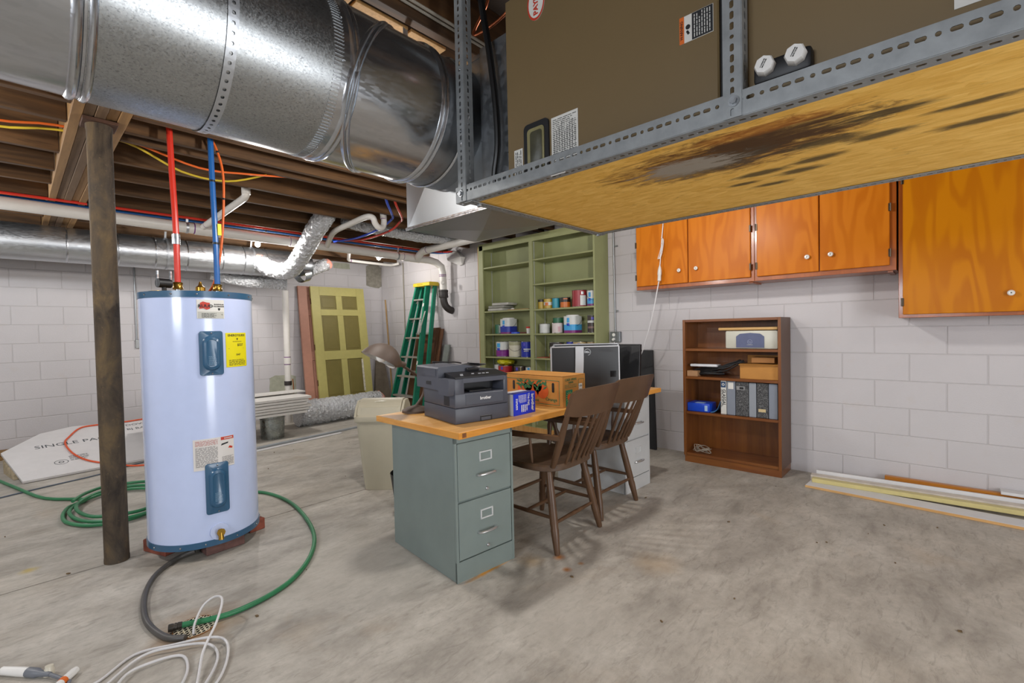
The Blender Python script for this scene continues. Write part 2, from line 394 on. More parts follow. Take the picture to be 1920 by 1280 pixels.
# ------------------------------------------------------------------ post, ducts, platform, furnace
def rusty():
    t = NT('rusty_steel', .8, .25, .3); v = t.coord('Object', (1, 1, .45)); n = t.noise(v, 7, 6, .65, .6); m = t.noise(t.coord('Object'), 60, 5, .7); k = t.noise(v, 2.6, 4)
    c = t.ramp(n, [(.3, lin('#2c2825')), (.5, lin('#574b3d')), (.72, lin('#7f6a49'))]); c = t.mix(t.ramp(k, [(.5, 0.0), (.68, .8)]), c, lin('#4a4541'))
    c = t.mix(t.ramp(m, [(.62, 0.0), (.75, .5)]), c, lin('#a0845a')); w = t.noise(t.coord('Object', (1, 1, 1)), 24, 6, .8)
    c = t.mix(t.ramp(w, [(.69, 0.0), (.73, .6)]), c, lin('#c9c4b8')); t.col(c); t.bump(m, .5, .004); MATS['rusty_steel'] = t.m; return t.m
M_RUST = rusty()
t = thing('support_post', 'rusty round steel support post standing beside the water heater', 'post', (.358, 3.376, 0))
MB().lathe([(.0565, 0), (.0565, .02), (.055, .03), (.055, 2.36), (.058, 2.372), (.058, 2.392)], (.358, 3.376, 0), seg=28).obj('shaft', M_RUST, t)
MB().mm(.285, .432, 3.30, 3.452, 2.392, 2.4095, .002).obj('cap_plate', plain('rust_plate', '#54392b', .8, .3, var=.3, vs=20), t)

G_SHINY = galv('galvanized_bright', '#c3c6ca', .2, .1, 120, (.3, 1, 1)); G_SPAN = galv('galvanized_spangled', '#b2b5b6', .34, .22, 260, fleck=.42)
G_DULL = galv('galvanized_dull', '#a9adb1', .34, .06, 60); G_WALL = galv('galvanized_wall_duct', '#c6c9cc', .36, .06, 120, (.3, 1, 1)); G_STRAP = plain('perforated_strap_steel', '#b9bcc0', .4, .85, var=.1)
DY, DZc, DR = 1.573, 2.099, .254
t = thing('round_duct', 'large round galvanized duct running to the furnace plenum', 'duct', (.0, DY, DZc-DR))
def sec(x0, x1, r0, r1, m, n=1):
    pr = [(r0+(r1-r0)*i/n, (x1-x0)*i/n) for i in range(n+1)]
    MB().lathe(pr, (x0, DY, DZc), (1, 0, 0), 64, False).obj('duct_section', m, t)
sec(-2.8, .135, DR, DR, G_SHINY); sec(.135, .70, DR+.002, DR+.002, G_SPAN); sec(.70, 1.10, DR+.001, DR+.001, G_SHINY); sec(1.10, 1.294, DR-.003, DR-.003, G_DULL)
def bead(x, h, w, m=G_SHINY, k=0):
    b = MB(); b.loft([[(x+dx+k*DR*math.cos(a-R(29)), DY+r*math.cos(a), DZc+r*math.sin(a)) for a in [2*PI*i/64 for i in range(64)]] for r, dx in ((DR-.001, -w), (DR+h*.7, -w*.55), (DR+h, 0), (DR+h*.7, w*.55), (DR-.001, w))], True, False); b.obj('seam_bead', m, t)
bead(.945, .009, .012, k=.86); bead(.962, .007, .009, k=.86)
for x, h, w in ((.118, .008, .012), (.145, .007, .01), (.735, .008, .012), (.752, .007, .01), (1.085, .009, .011), (1.105, .008, .009), (1.205, .005, .006)): bead(x, h, w)
b = MB()                                   # crimped band of short flutes
for k in range(150):
    a = 2*PI*k/150; c = Vector((.69, DY+math.cos(a)*(DR+.003), DZc+math.sin(a)*(DR+.003))); b.box(c, (.03, .003, .004), Euler((a, 0, 0)).to_matrix())
b.obj('crimp_band', G_SHINY, t)
bm2 = bmesh.new(); RS = DR+.006
strip_holes(bm2, (0, 0, 0), (1, 0, 0), (0, 1, 0), 2*PI*RS*.72, .026, .0235, .5, .009, .009, 0, None, lambda p: Vector((.395+p[1], DY+math.cos(p[0]/RS+R(105))*RS, DZc+math.sin(p[0]/RS+R(105))*RS)))
me = bpy.data.meshes.new('hanger_strap'); bm2.to_mesh(me); bm2.free(); mesh_obj('hanger_strap', me, G_STRAP, t)
MB().box((.408, DY+.07, 2.39), (.026, .002, .1)).obj('hanger_strap', G_STRAP, t)
MB().box((1.09, DY-.02, 2.385), (.028, .002, .09), (0, 0, .3)).obj('hanger_strap', G_STRAP, t)
for x, a in ((.127, 200), (.705, 190), (.705, 160), (1.19, 150), (1.19, 205)):
    a = R(a); MB().sphere((x, DY+math.cos(a)*(DR+.003), DZc+math.sin(a)*(DR+.003)), .004, 8).obj('screw', G_SHINY, t)
# tan boards packed above the duct
M_TAN = plain('chipboard_tan', '#c79a5e', .8, var=.18, vs=70)
for x0, x1 in ((.34, .66), (.675, .865), (.88, 1.10), (1.115, 1.29)):
    tag(MB().mm(x0, x1, 1.548, 1.826, 2.425, 2.437, .001).obj('chipboard_strip', M_TAN), 'tan chipboard strip tucked between joists above the big round duct', 'board', 'chipboard strips above the duct')

# plenum
PX0, PX1, PY0, PY1, PZ0, PZ1 = 1.295, 1.732, 1.292, 1.87, 1.718, 2.325
t = thing('sheet_metal_plenum', 'square sheet metal plenum box joining big duct to furnace', 'plenum', ((PX0+PX1)/2, (PY0+PY1)/2, PZ0))
def xface(b, q, bulge):
    c = sum((Vector(p) for p in q), Vector())/4 + Vector(bulge); c = b.bm.verts.new(c); r = b.ring(q)
    for i in range(4): b.bm.faces.new((r[i], r[(i+1) % 4], c))
b = MB(); P8 = lambda x, y, z: ((PX0, PX1)[x], (PY0, PY1)[y], (PZ0, PZ1)[z])
xface(b, [P8(0, 1, 0), P8(0, 0, 0), P8(0, 0, 1), P8(0, 1, 1)], (-.022, 0, 0)); xface(b, [P8(0, 0, 0), P8(0, 1, 0), P8(1, 1, 0), P8(1, 0, 0)], (0, 0, -.016))
xface(b, [P8(1, 1, 0), P8(0, 1, 0), P8(0, 1, 1), P8(1, 1, 1)], (0, .008, 0)); xface(b, [P8(1, 0, 0), P8(1, 1, 0), P8(1, 1, 1), P8(1, 0, 1)], (.008, 0, 0)); xface(b, [P8(0, 0, 0), P8(1, 0, 0), P8(1, 0, 1), P8(0, 0, 1)], (0, -.003, 0)); xface(b, [P8(0, 0, 1), P8(1, 0, 1), P8(1, 1, 1), P8(0, 1, 1)], (0, 0, .003))
b.obj('box_body', plain('plenum_zinc', '#a3a7aa', .33, .9, var=.04, vs=2), t, sharp=2)
b = MB(); b.mm(PX0-.006, PX0+.002, PY0, PY1+.004, PZ0-.003, PZ0+.012); b.mm(PX0-.009, PX0-.004, PY0, PY1+.004, PZ0+.003, PZ0+.0075); b.obj('folded_seam', G_SHINY, t)
MB().mm(PX0-.003, PX0+.003, PY0, PY1, PZ1-.012, PZ1+.004).obj('folded_seam', G_SHINY, t)
MB().lathe([(DR+.016, 0), (DR+.016, .003), (DR-.002, .003)], (PX0-.004, DY, DZc), (1, 0, 0), 64, False).obj('duct_collar', G_DULL, t)
MB().mm(1.24, 1.76, 1.112, PY0-.001, 1.785, 2.30).obj('connector_sleeve', G_DULL, t)

# hanging platform of slotted angle and OSB
ZP, X1, X2, Y1, YE = 1.7075, 1.14, 2.042, 1.29, -1.55
M_ANGLE = plain('slotted_angle_steel', '#8d9091', .5, .5, var=.14, vs=25)
def osb():
    t = NT('osb_board', .75, 0, .3); w = t.coord('World', (9, 1.5, 1)); n = t.noise(w, 9, 6, .7, .5); n2 = t.noise(t.coord('World', (3.2, 1, 1), (0, 0, .35)), 7, 5, .7, 1.5); vv = t.n('ShaderNodeTexVoronoi'); vv.inputs['Scale'].default_value = 22; t.l(t.coord('World', (2.6, 1, 1), (0, 0, .2)), vv.inputs['Vector'])
    sc = t.n('ShaderNodeSeparateColor'); t.l(vv.outputs['Color'], sc.inputs[0])
    c = t.ramp(n, [(.28, lin('#d09a3a')), (.5, lin('#e9b552')), (.72, lin('#f4c86e'))]); c = t.mix(.35, c, t.ramp(sc.outputs[0], [(0., lin('#cf9c42')), (1., lin('#f5cb74'))]))
    c = t.mix(t.ramp(n2, [(.62, 0.0), (.74, .55)]), c, lin('#8a6224'))
    P_ = t.coord('World'); nz = t.noise(t.coord('World', (6.5, 1.7, 1), (0, 0, -.05)), 6, 8, .72, .6)
    def stain(cx, cy, rx, ry, colr, amt, soft=.55, k=1.5):
        nonlocal c
        mp = t.n('ShaderNodeMapping'); mp.inputs['Location'].default_value = (-cx/rx, -cy/ry, 0); mp.inputs['Scale'].default_value = (1/rx, 1/ry, 0); t.l(P_, mp.inputs[0])
        ln = t.n('ShaderNodeVectorMath', operation='LENGTH'); t.l(mp.outputs[0], ln.inputs[0])
        m = t.n('ShaderNodeMath', operation='MULTIPLY_ADD'); t.l(nz, m.inputs[0]); m.inputs[1].default_value = k; t.l(ln.outputs['Value'], m.inputs[2])
        mr = t.n('ShaderNodeMapRange'); t.l(m.outputs[0], mr.inputs[0]); mr.inputs[1].default_value = 1+k*.5-soft; mr.inputs[2].default_value = 1+k*.5; mr.inputs[3].default_value = amt; mr.inputs[4].default_value = 0
        c = t.mix(mr.outputs[0], c, lin(colr))
    stain(1.38, .47, .17, .38, '#6b431a', .95, .5, 2.2); stain(1.34, .34, .12, .26, '#432b10', .85, .5, 2.4); stain(1.43, .52, .09, .2, '#4c4434', .75, .5, 2.4); stain(1.40, .57, .08, .15, '#a0978a', .85, .4, 3.2); stain(1.26, .33, .04, .22, '#b96e1c', .5)
    for q in ((1.47, .23, .04, .12), (1.62, .42, .03, .10), (1.77, .43, .025, .08), (1.6, .27, .03, .10), (1.68, .33, .03, .08), (1.37, .1, .03, .12), (1.52, .12, .03, .1), (1.59, -.07, .03, .12), (1.45, -.05, .02, .1), (1.7, .5, .02, .06)): stain(*q, '#4d3f22', .9)
    t.col(c); t.bump(n, .35, .004); MATS['osb_board'] = t.m; return t.m
t = thing('furnace_platform', 'hanging platform of slotted steel angle and stained OSB under the furnace', 'platform', (1.59, 0, ZP))
slotted_angle('angle_rail', M_ANGLE, t, (X1, Y1+.04, ZP), (0, -1, 0), (0, 0, 1), .057, (1, 0, 0), .04, Y1+.04-YE)
slotted_angle('angle_rail', M_ANGLE, t, (X2, Y1, ZP), (0, -1, 0), (0, 0, 1), .057, (-1, 0, 0), .04, Y1-YE)
slotted_angle('angle_rail', M_ANGLE, t, (X1+.005, Y1, ZP-.003), (1, 0, 0), (0, -1, 0), .04, (0, 0, 1), .057, X2-X1)
MB().mm(X1+.004, X2-.004, YE, Y1-.004, ZP+.003, ZP+.02).obj('osb_deck', osb(), t)
for y in (Y1-.019, .335):
    slotted_angle('hanger_post', M_ANGLE, t, (X1-.003, y, ZP+.0), (0, 0, 1), (0, 1, 0), .041, (1, 0, 0), .041 if y > 1 else .04, ZS-ZP-.005, .5, .5, .0237)
for y in (.335, 1.24): slotted_angle('hanger_post', M_ANGLE, t, (X2+.003, y, ZP), (0, 0, 1), (0, 1, 0), .041, (-1, 0, 0), .041, ZS-ZP-.005, .5, .5, .0237)
for y, z in ((Y1+.008, ZP+.030), (.352, ZP+.036)):
    b = MB(); b.cyl((X1-.004, y, z), (X1-.007, y, z), .0125, seg=16); b.cyl((X1-.007, y, z), (X1-.013, y, z), .008, seg=6); b.obj('bolt', G_DULL, t)
for bx_ in (X1+.06, X2-.03): MB().cyl((bx_, Y1-.02, ZP-.004), (bx_, Y1-.02, ZP-.012), .009, seg=6).obj('bolt', G_DULL, t)
MB().mm(X1+.0, X1+.001, .83, .885, ZP-.0055, ZP-.0035).obj('price_sticker', M_WHITE, t)
M_LABEL = plain('sticker_white', '#d9d7d0', .5, var=.03); M_INK = plain('ink_black', '#1c1c1e', .6, var=0); M_RED = plain('ink_red', '#c23a26', .5, var=0); M_ORANGE = plain('ink_orange', '#d8691e', .5, var=0)
MB().box((X1+.021, Y1+.0035, 2.30), (.016, .001, .06)).obj('price_sticker', M_LABEL, t)
def rows(name, mat, parent, org, right, up, w, h, n, th=.35, seed=1, gap=.25, world=True):
    """block of illegible small print: n thin raised lines of broken dashes"""
    rnd = random.Random(seed); r, u = Vector(right).normalized(), Vector(up).normalized(); nn = r.cross(u); b = MB(); o = Vector(org)
    for i in range(n):
        y = h*(.5-(i+.5)/n); x = -w/2; end = w/2*(1 if rnd.random() > .25 else .5+.5*rnd.random())
        while x < end-.002:
            l = min(w*(.05+.16*rnd.random()), end-x); q = [o+r*(x+a)+u*(y+c*h/n*th)+nn*.0008 for a, c in ((0, -.5), (l, -.5), (l, .5), (0, .5))]; b.quad(*q); x += l+w*.05*gap*4*(.4+rnd.random()*.6)
    return b.obj(name, mat, parent, world)

# furnace
M_FURN = plain('furnace_brown_paint', '#756243', .42, .05, var=.03, vs=3); M_DARK = plain('black_plastic', '#151517', .5, var=.1)
FX = 1.19; ZF = ZP+.0205
t = thing('furnace', 'brown sheet metal furnace lying on the hanging platform', 'furnace', (1.52, .2, ZF))
MB().mm(FX, 1.86, .402, 1.11, ZF, 2.36, .004).obj('access_panel', M_FURN, t)
MB().mm(FX, 1.86, -1.2, .386, ZF, 2.36, .004).obj('access_panel', M_FURN, t)
MB().mm(FX+.012, 1.85, .38, .41, ZF+.004, 2.35).obj('panel_gap', M_DARK, t)
fr, fu = (0, -1, 0), (0, 0, 1); S = FX-.0006
b = MB(); b.loft([[(FX-.0005-d, .970+math.cos(a)*.036, 2.292+math.sin(a)*.056) for a in [2*PI*k/28 for k in range(28)]] for d in (0, .0012)]); lo = b.obj('brand_badge', M_LABEL, t)
b = MB(); rr = []
for s_ in (1.0, .86): rr.append([(FX-.0022, .970+math.cos(a)*.036*s_, 2.292+math.sin(a)*.056*s_) for a in [2*PI*k/28 for k in range(28)]])
b.loft(rr, True, False); b.obj('badge_rim', M_RED, lo)
text('badge_lettering', 'PAYNE', .026, M_RED, lo, (FX-.0022, .970, 2.292), (0, 0, 1), (0, 1, 0), bold=.0008)
wl = MB().mm(FX-.0014, FX-.0004, .414, .498, 1.953, 2.02).obj('warning_label', M_LABEL, t)
MB().mm(FX-.0022, FX-.0014, .486, .498, 1.953, 2.02).obj('orange_band', M_ORANGE, wl); MB().mm(FX-.0022, FX-.0014, .415, .466, 1.954, 2.019).obj('black_field', M_INK, wl)
text('band_lettering', 'WARNING', .0098, M_INK, wl, (FX-.0026, .492, 1.9865), (0, 0, 1), (0, 1, 0)); rows('fine_print', M_LABEL, wl, (FX-.0024, .4405, 1.9865), (0, 0, 1), (0, 1, 0), .058, .044, 7)
b = MB(); b.cyl((FX-.002, .476, 1.99), (FX-.0028, .476, 1.99), .006, seg=10); b.cyl((FX-.002, .478, 1.98), (FX-.0028, .474, 1.972), .003, seg=6); b.obj('hazard_pictogram', M_INK, wl)
def rr_poly(y0, y1, z0, z1, r, n=4):
    pts = []
    for cx, cz, a0 in ((y1-r, z1-r, 0), (y0+r, z1-r, 90), (y0+r, z0+r, 180), (y1-r, z0+r, 270)):
        for k in range(n+1): a = R(a0+90*k/n); pts.append((cx+r*math.cos(a), cz+r*math.sin(a)))
    return pts
sg = MB().prism(rr_poly(.925, 1.03, 1.745, 1.912, .016), 'X', FX-.006, FX).obj('sight_glass_frame', M_DARK, t)
MB().prism(rr_poly(.942, 1.013, 1.745, 1.893, .012), 'X', FX-.0085, FX-.005).obj('sight_glass', plain('smoked_glass', '#8d8660', .12, .1, var=.25, vs=8), sg)
MB().prism(rr_poly(.95, 1.0, 1.745, 1.882, .01), 'X', FX-.0095, FX-.008).obj('sight_glass_core', plain('smoked_glass_dark', '#4c4a3a', .1, .1, var=.3, vs=10), sg)
s1 = MB().mm(S-.0006, S, 1.04, 1.078, 1.745, 1.845).obj('serial_sticker', M_LABEL, t); rows('fine_print', M_INK, s1, (S-.0008, 1.059, 1.80), (0, 0, 1), (0, 1, 0), .08, .03, 4)
s2 = MB().mm(S-.0006, S, .815, .917, 1.745, 1.903).obj('wiring_diagram', M_LABEL, t)
rows('fine_print', M_INK, s2, (S-.0008, .866, 1.826), (0, -1, 0), (0, 0, 1), .09, .14, 24, .3, 5)
b = MB()
for k in range(9): y = .905-.01*k; b.mm(S-.0012, S-.0008, y, y+.0012, 1.77+.012*(k % 3), 1.85+.01*(k % 4))
b.obj('diagram_lines', M_INK, s2)
cb = MB().mm(FX-.03, FX, .205, .318, 1.775, 1.822, .008, 2).obj('drain_port_block', M_DARK, t)
for y in (.292, .233):
    c = MB(); c.lathe([(.021, 0), (.021, .014), (.018, .02)], (FX-.028, y, 1.806), (-1, 0, 0), 8); c = c.obj('port_cap', M_WHITE, cb)
    rows('cap_lettering', M_INK, cb, (FX-.0485, y, 1.808), (0, -.5, .9), (0, .9, .5), .02, .008, 2, .5, 7)
s3 = MB().mm(S-.0006, S, -.12, -.012, 1.80, 1.90).obj('info_sticker', M_LABEL, t); rows('fine_print', M_INK, s3, (S-.0008, -.066, 1.86), (0, -1, 0), (0, 0, 1), .09, .06, 5)
tag(MB().tube(cr([(1.235, 1.285, 2.6), (1.225, 1.26, 2.45), (1.215, 1.215, 2.25), (1.212, 1.185, 2.05), (1.213, 1.18, 1.9), (1.215, 1.20, 1.80), (1.222, 1.205, 1.737)], 6), .0125, 10).obj('black_power_cable', plain('black_cable_rubber', '#0f0f10', .45, var=.1)), 'thick black cable hanging beside the left end of the furnace', 'cable')
tag(MB().tube(cr([(1.31, 1.33, 2.655), (1.30, 1.30, 2.52), (1.33, 1.42, 2.45), (1.36, 1.30, 2.47), (1.38, 1.15, 2.54), (1.40, 1.0, 2.6)], 6), .006, 8).obj('copper_line', plain('copper_line_metal', '#b0623f', .35, .8, var=.1)), 'thin copper coloured line curling in the joist bay above the furnace', 'pipe')
M_ROMEX = plain('grey_romex', '#a39b8c', .6, var=.06)
for dy in (0, .022):
    tag(MB().tube([(.3, 1.455-dy, 2.46), (.9, 1.462-dy, 2.458), (1.6, 1.47-dy, 2.462), (2.4, 1.465-dy, 2.47)], .006, 8).obj('house_cable', M_ROMEX), 'pale grey cable running along the joist above the big duct', 'cable', 'grey cables above the duct')

# back duct along the far wall
t = thing('wall_duct', 'long galvanized round duct hung along the back wall', 'duct', (.0, 6.58, 2.02)); BY, BZ, BR = 6.58, 2.2, .178
MB().lathe([(BR, 0), (BR, 5.3)], (-2.7, BY, BZ), (1, 0, 0), 48, False).obj('duct_section', G_WALL, t)
MB().lathe([(BR, 0), (BR*.98, .1), (BR*.7, .26), (BR*.7, .3)], (2.6, BY, BZ), (1, 0, 0), 40, True).obj('reducer', G_DULL, t)
for x in (.40, .80, 1.12, 1.42, 1.78, 2.02, 2.28, -.6, -1.5):
    MB().lathe([(BR, -.008), (BR+.007, 0), (BR, .008)], (x, BY, BZ), (1, 0, 0), 48, False).obj('seam_bead', G_SHINY, t)
def hang_strap(x, parent):
    bm3 = bmesh.new(); RR = BR+.006
    strip_holes(bm3, (0, 0, 0), (1, 0, 0), (0, 1, 0), 2*PI*RR*.6, .02, .02, .5, .008, .008, 0, None, lambda p: Vector((x+p[1], BY+math.cos(p[0]/RR+R(95))*RR, BZ+math.sin(p[0]/RR+R(95))*RR)))
    me = bpy.data.meshes.new('hanger_strap'); bm3.to_mesh(me); bm3.free(); mesh_obj('hanger_strap', me, G_STRAP, parent); MB().box((x+.01, BY-.05, 2.42), (.02, .002, .1), (.4, 0, 0)).obj('hanger_strap', G_STRAP, parent)
hang_strap(1.22, t); hang_strap(2.12, t)
F1 = foil(); M_PINK = plain('pink_insulation', '#d98f7c', .95, var=.25, vs=30, bump=.6, bs=60)
def flex(name, label, pts, r, ends=(False, False), seed=2, squash=0, seg=30, n=16):
    random.seed(seed); q = cr(pts, n); t = thing(name, label, 'flex duct', q[0]); N = len(q)
    rad = [r*(1+.035*math.sin(i*2.1)+.05*(random.random()-.5)) for i in range(N)]
    MB().tube(q, r, seg, True, rad, .13).obj('foil_jacket', F1, t, sharp=14)
    for e, on in ((0, ends[0]), (-1, ends[1])):
        if on:
            d = (q[e]-q[1 if e == 0 else -2]).normalized(); b = MB(); b.tube([q[e]-d*.03, q[e]+d*.015, q[e]+d*.05], r, 16, True, [r*.95, r*1.02, r*.8], .22); b.obj('insulation_end', M_PINK, t)
    return t
flex('flexible_duct', 'foil wrapped flex duct bending up from the wall duct into the joists', [(2.20, 6.44, 2.17), (2.235, 6.15, 2.06), (2.31, 5.80, 2.02), (2.29, 5.35, 2.18), (2.25, 4.95, 2.35), (2.26, 4.74, 2.46), (2.3, 4.68, 2.56)], .098, (True, False))
flex('flexible_duct', 'short foil wrapped flex stub with pink end beside the door', [(2.90, 6.62, 2.14), (3.03, 6.63, 2.2), (3.17, 6.64, 2.26)], .085, (False, True), 5)
flex('flexible_duct', 'foil flex duct sagging under the wall duct behind the water heater', [(1.75, 6.86, 2.04), (2.1, 6.8, 1.97), (2.4, 6.76, 1.95), (2.62, 6.70, 1.935)], .075, (False, False), 6)
t = flex('flexible_duct', 'ribbed foil flex duct running along the joists toward the plenum', [(2.48, 4.75, 2.46), (2.7, 4.76, 2.44), (3.1, 4.76, 2.425), (3.6, 4.76, 2.425), (4.0, 4.72, 2.46)], .07, (False, False), 7)
tag(MB().lathe([(.10, 0), (.104, .02), (.10, .1), (.104, .12)], (2.72, 6.50, 2.05), (.86, .42, .28), 28, False).obj('duct_collar', G_SHINY), 'shiny metal collar under the foil flex duct elbow', 'duct fitting')
# ------------------------------------------------------------------ pipes
M_PVC = plain('pvc_white', '#d6d2cb', .35, var=.03); M_PRIMER = plain('purple_primer', '#6e2b78', .5, var=.1); M_ABS = plain('rubber_coupling_black', '#2c2624', .5, var=.15)
M_PEXR = plain('pex_red', '#c8301f', .35, var=.05); M_PEXB = plain('pex_blue', '#1b5a9c', .35, var=.05); M_PEXB2 = plain('pex_blue_bright', '#2c4fc4', .35, var=.05); M_ZIP = plain('zip_tie_black', '#141414', .5, var=0)
def ringmark(parent, c, d, r, mat=M_PRIMER, w=.005): 
    d = Vector(d).normalized(); c = Vector(c); MB().lathe([(r+.0012, -w), (r+.0012, w)], c, d, 20, False).obj('primer_ring' if mat is M_PRIMER else 'zip_tie', mat, parent)
def hub(parent, p0, p1, r): MB().cyl(p0, p1, r, seg=20).obj('coupling', M_PVC, parent)
t = thing('drain_pipe', 'white PVC drain main under the joists ending in a black rubber elbow', 'pipe', (2, 5.5, 2.26)); PR = .052
pz = lambda x: 2.335-.013*max(x, 0)
main = [(-2.7, 5.5, 2.335), (0, 5.5, 2.335), (2, 5.5, pz(2)), (3.9, 5.5, pz(3.9)), (4.16, 5.48, pz(4.1)-.005), (4.27, 5.46, 2.25), (4.335, 5.43, 2.19), (4.35, 5.42, 2.10), (4.352, 5.415, 1.84)]
MB().tube(main, PR, 20).obj('pipe_run', M_PVC, t)
for x in (1.27, 1.44, 2.2, 2.33, 2.5, 3.72, 3.95): ringmark(t, (x, 5.5, pz(x)), (1, 0, -.013), PR)
for x0, x1 in ((1.28, 1.43), (2.2, 2.34), (3.72, 4.0)): hub(t, (x0, 5.5, pz(x0)), (x1, 5.5, pz(x1)), PR+.006)
for z in (2.07, 2.05): ringmark(t, (4.35, 5.42, z), (0, 0, 1), PR)
MB().lathe([(.03, 0), (.03, .03), (.022, .036)], (4.345-.045, 5.36, 1.95), (-.6, -.6, 0), 14).obj('cleanout_plug', M_PVC, t)
MB().lathe([(.066, 0), (.07, .01), (.07, .03), (.066, .035), (.066, .085), (.07, .09), (.07, .11), (.064, .115)], (4.352, 5.415, 1.735), (0, 0, 1), 22).obj('rubber_coupling', M_ABS, t)
MB().tube(cr([(4.352, 5.415, 1.745), (4.355, 5.41, 1.68), (4.38, 5.40, 1.61), (4.43, 5.385, 1.565), (4.484, 5.38, 1.545)], 5), .052, 18).obj('rubber_elbow', M_ABS, t)
# branch on the right, dropping out of the joists past the plenum
MB().tube(cr([(3.86, 3.2, 2.36), (3.87, 4.2, 2.357), (3.88, 5.1, 2.352), (3.885, 5.27, 2.34), (3.89, 5.36, 2.30), (3.91, 5.42, 2.283)], 5), .047, 18).obj('branch_pipe', M_PVC, t)
ringmark(t, (3.88, 5.14, 2.352), (0, 1, 0), .047); hub(t, (3.88, 5.15, 2.351), (3.883, 5.24, 2.345), .053)
# branch rising beside the blue line
b = MB(); b.tube(cr([(1.34, 5.44, 2.335), (1.345, 5.3, 2.345), (1.355, 4.6, 2.375), (1.36, 4.34, 2.387), (1.36, 4.27, 2.40), (1.36, 4.25, 2.44), (1.36, 4.25, 2.655)], 5), .029, 16); b.obj('branch_pipe', M_PVC, t)
hub(t, (1.36, 4.25, 2.41), (1.36, 4.25, 2.47), .034); ringmark(t, (1.36, 4.25, 2.475), (0, 0, 1), .03); ringmark(t, (1.346, 5.35, 2.343), (0, 1, -.04), .03)
# trap branch
b = MB(); b.tube(cr([(2.62, 5.45, 2.30), (2.51, 5.15, 2.33), (2.42, 4.84, 2.35), (2.42, 4.5, 2.372), (2.42, 4.2, 2.385), (2.45, 4.12, 2.37), (2.475, 4.12, 2.32), (2.52, 4.13, 2.285), (2.575, 4.15, 2.30), (2.60, 4.16, 2.35), (2.60, 4.165, 2.42), (2.60, 4.17, 2.655)], 6), .029, 16); b.obj('trap_branch', M_PVC, t)
ringmark(t, (2.60, 4.165, 2.39), (0, 0, 1), .029); hub(t, (2.60, 4.165, 2.39), (2.6, 4.17, 2.47), .033); ringmark(t, (2.465, 4.12, 2.345), (.3, 0, -1), .03)
def strap_loop(x, parent, r=PR+.004, y=5.5):
    MB().lathe([(r, 0), (r, .02)], (x, y, pz(x)), (1, 0, 0), 24, False).obj('strap', G_STRAP, parent); b = MB(); b.box((x+.01, y-.03, pz(x)+.09), (.02, .0015, .1), (.15, 0, 0)); b.obj('strap', G_STRAP, parent)
strap_loop(1.2, t); strap_loop(2.42, t); strap_loop(3.62, t)
t = thing('vent_pipe', 'thin white PVC line hung near the ceiling at the room corner', 'pipe', (3.9, 6.65, 2.33))
MB().tube(cr([(3.3, 6.2, 2.40), (3.45, 6.5, 2.37), (3.52, 6.63, 2.355), (3.62, 6.655, 2.352), (4.2, 6.69, 2.35), (4.33, 6.69, 2.36), (4.40, 6.62, 2.38)], 5), .022, 14).obj('pipe_run', M_PVC, t); ringmark(t, (3.56, 6.65, 2.353), (1, 0, 0), .023)
t = thing('stand_pipe', 'upright white PVC pipe in front of the back wall left of the doors', 'pipe', (2.62, 6.76, 0))
MB().cyl((2.62, 6.76, 0), (2.62, 6.76, 1.855), .041, seg=20).obj('pipe_run', M_PVC, t); hub(t, (2.62, 6.76, .83), (2.62, 6.76, .92), .047); ringmark(t, (2.62, 6.76, .925), (0, 0, 1), .043); ringmark(t, (2.62, 6.76, .825), (0, 0, 1), .043)
MB().lathe([(.048, 0), (.05, .01), (.05, .05), (.048, .06)], (2.62, 6.76, .53), (0, 0, 1), 20).obj('rubber_band', M_ABS, t)
tag(MB().tube(cr([(2.66, 6.70, .62), (2.664, 6.69, .5), (2.66, 6.69, .3), (2.655, 6.7, .02)], 4), .008, 8).obj('copper_stub', plain('copper_stub_metal', '#8f5a34', .4, .7)), 'short copper tube beside the upright white pipe', 'pipe')

def pex(name, label, cat, pts, r, mat, n=5, ties=()):
    t = thing(name, label, cat, pts[0]); q = cr(pts, n); MB().tube(q, r, 10).obj('tubing', mat, t)
    for k in ties: i = int(k*(len(q)-2)); ringmark(t, q[i], q[i+1]-q[i], r, M_ZIP, .006)
    return t
pex('water_line', 'red plastic water line running along the joists above the drain pipe', 'water line', [(-2.7, 5.44, 2.405), (0, 5.44, 2.405), (1.6, 5.44, 2.405), (3.0, 5.44, 2.40), (4.2, 5.42, 2.40), (4.4, 5.25, 2.40)], .012, M_PEXR, 4, (.3, .55, .75, .9))
pex('water_line', 'blue plastic water line running along the joists above the drain pipe', 'water line', [(-2.7, 5.58, 2.405), (0, 5.57, 2.405), (1.6, 5.57, 2.405), (3.0, 5.57, 2.40), (4.2, 5.55, 2.40), (4.42, 5.35, 2.40)], .012, M_PEXB, 4, (.5, .7))
pex('water_line', 'red plastic branch line curving down from the joists near the plenum', 'water line', [(2.30, 3.545, 2.56), (2.42, 3.68, 2.43), (2.72, 4.02, 2.395), (2.80, 4.18, 2.39), (2.84, 4.45, 2.345), (2.85, 5.0, 2.34), (2.84, 5.43, 2.385)], .0115, M_PEXR, 5, (.35, .5, .7))
pex('water_line', 'bright blue plastic branch line curving down from the joists near the plenum', 'water line', [(2.23, 3.55, 2.56), (2.33, 3.68, 2.43), (2.58, 3.98, 2.395), (2.68, 4.15, 2.39), (2.72, 4.5, 2.345), (2.75, 5.0, 2.34), (2.76, 5.56, 2.382)], .0115, M_PEXB2, 5, (.35, .5, .7))
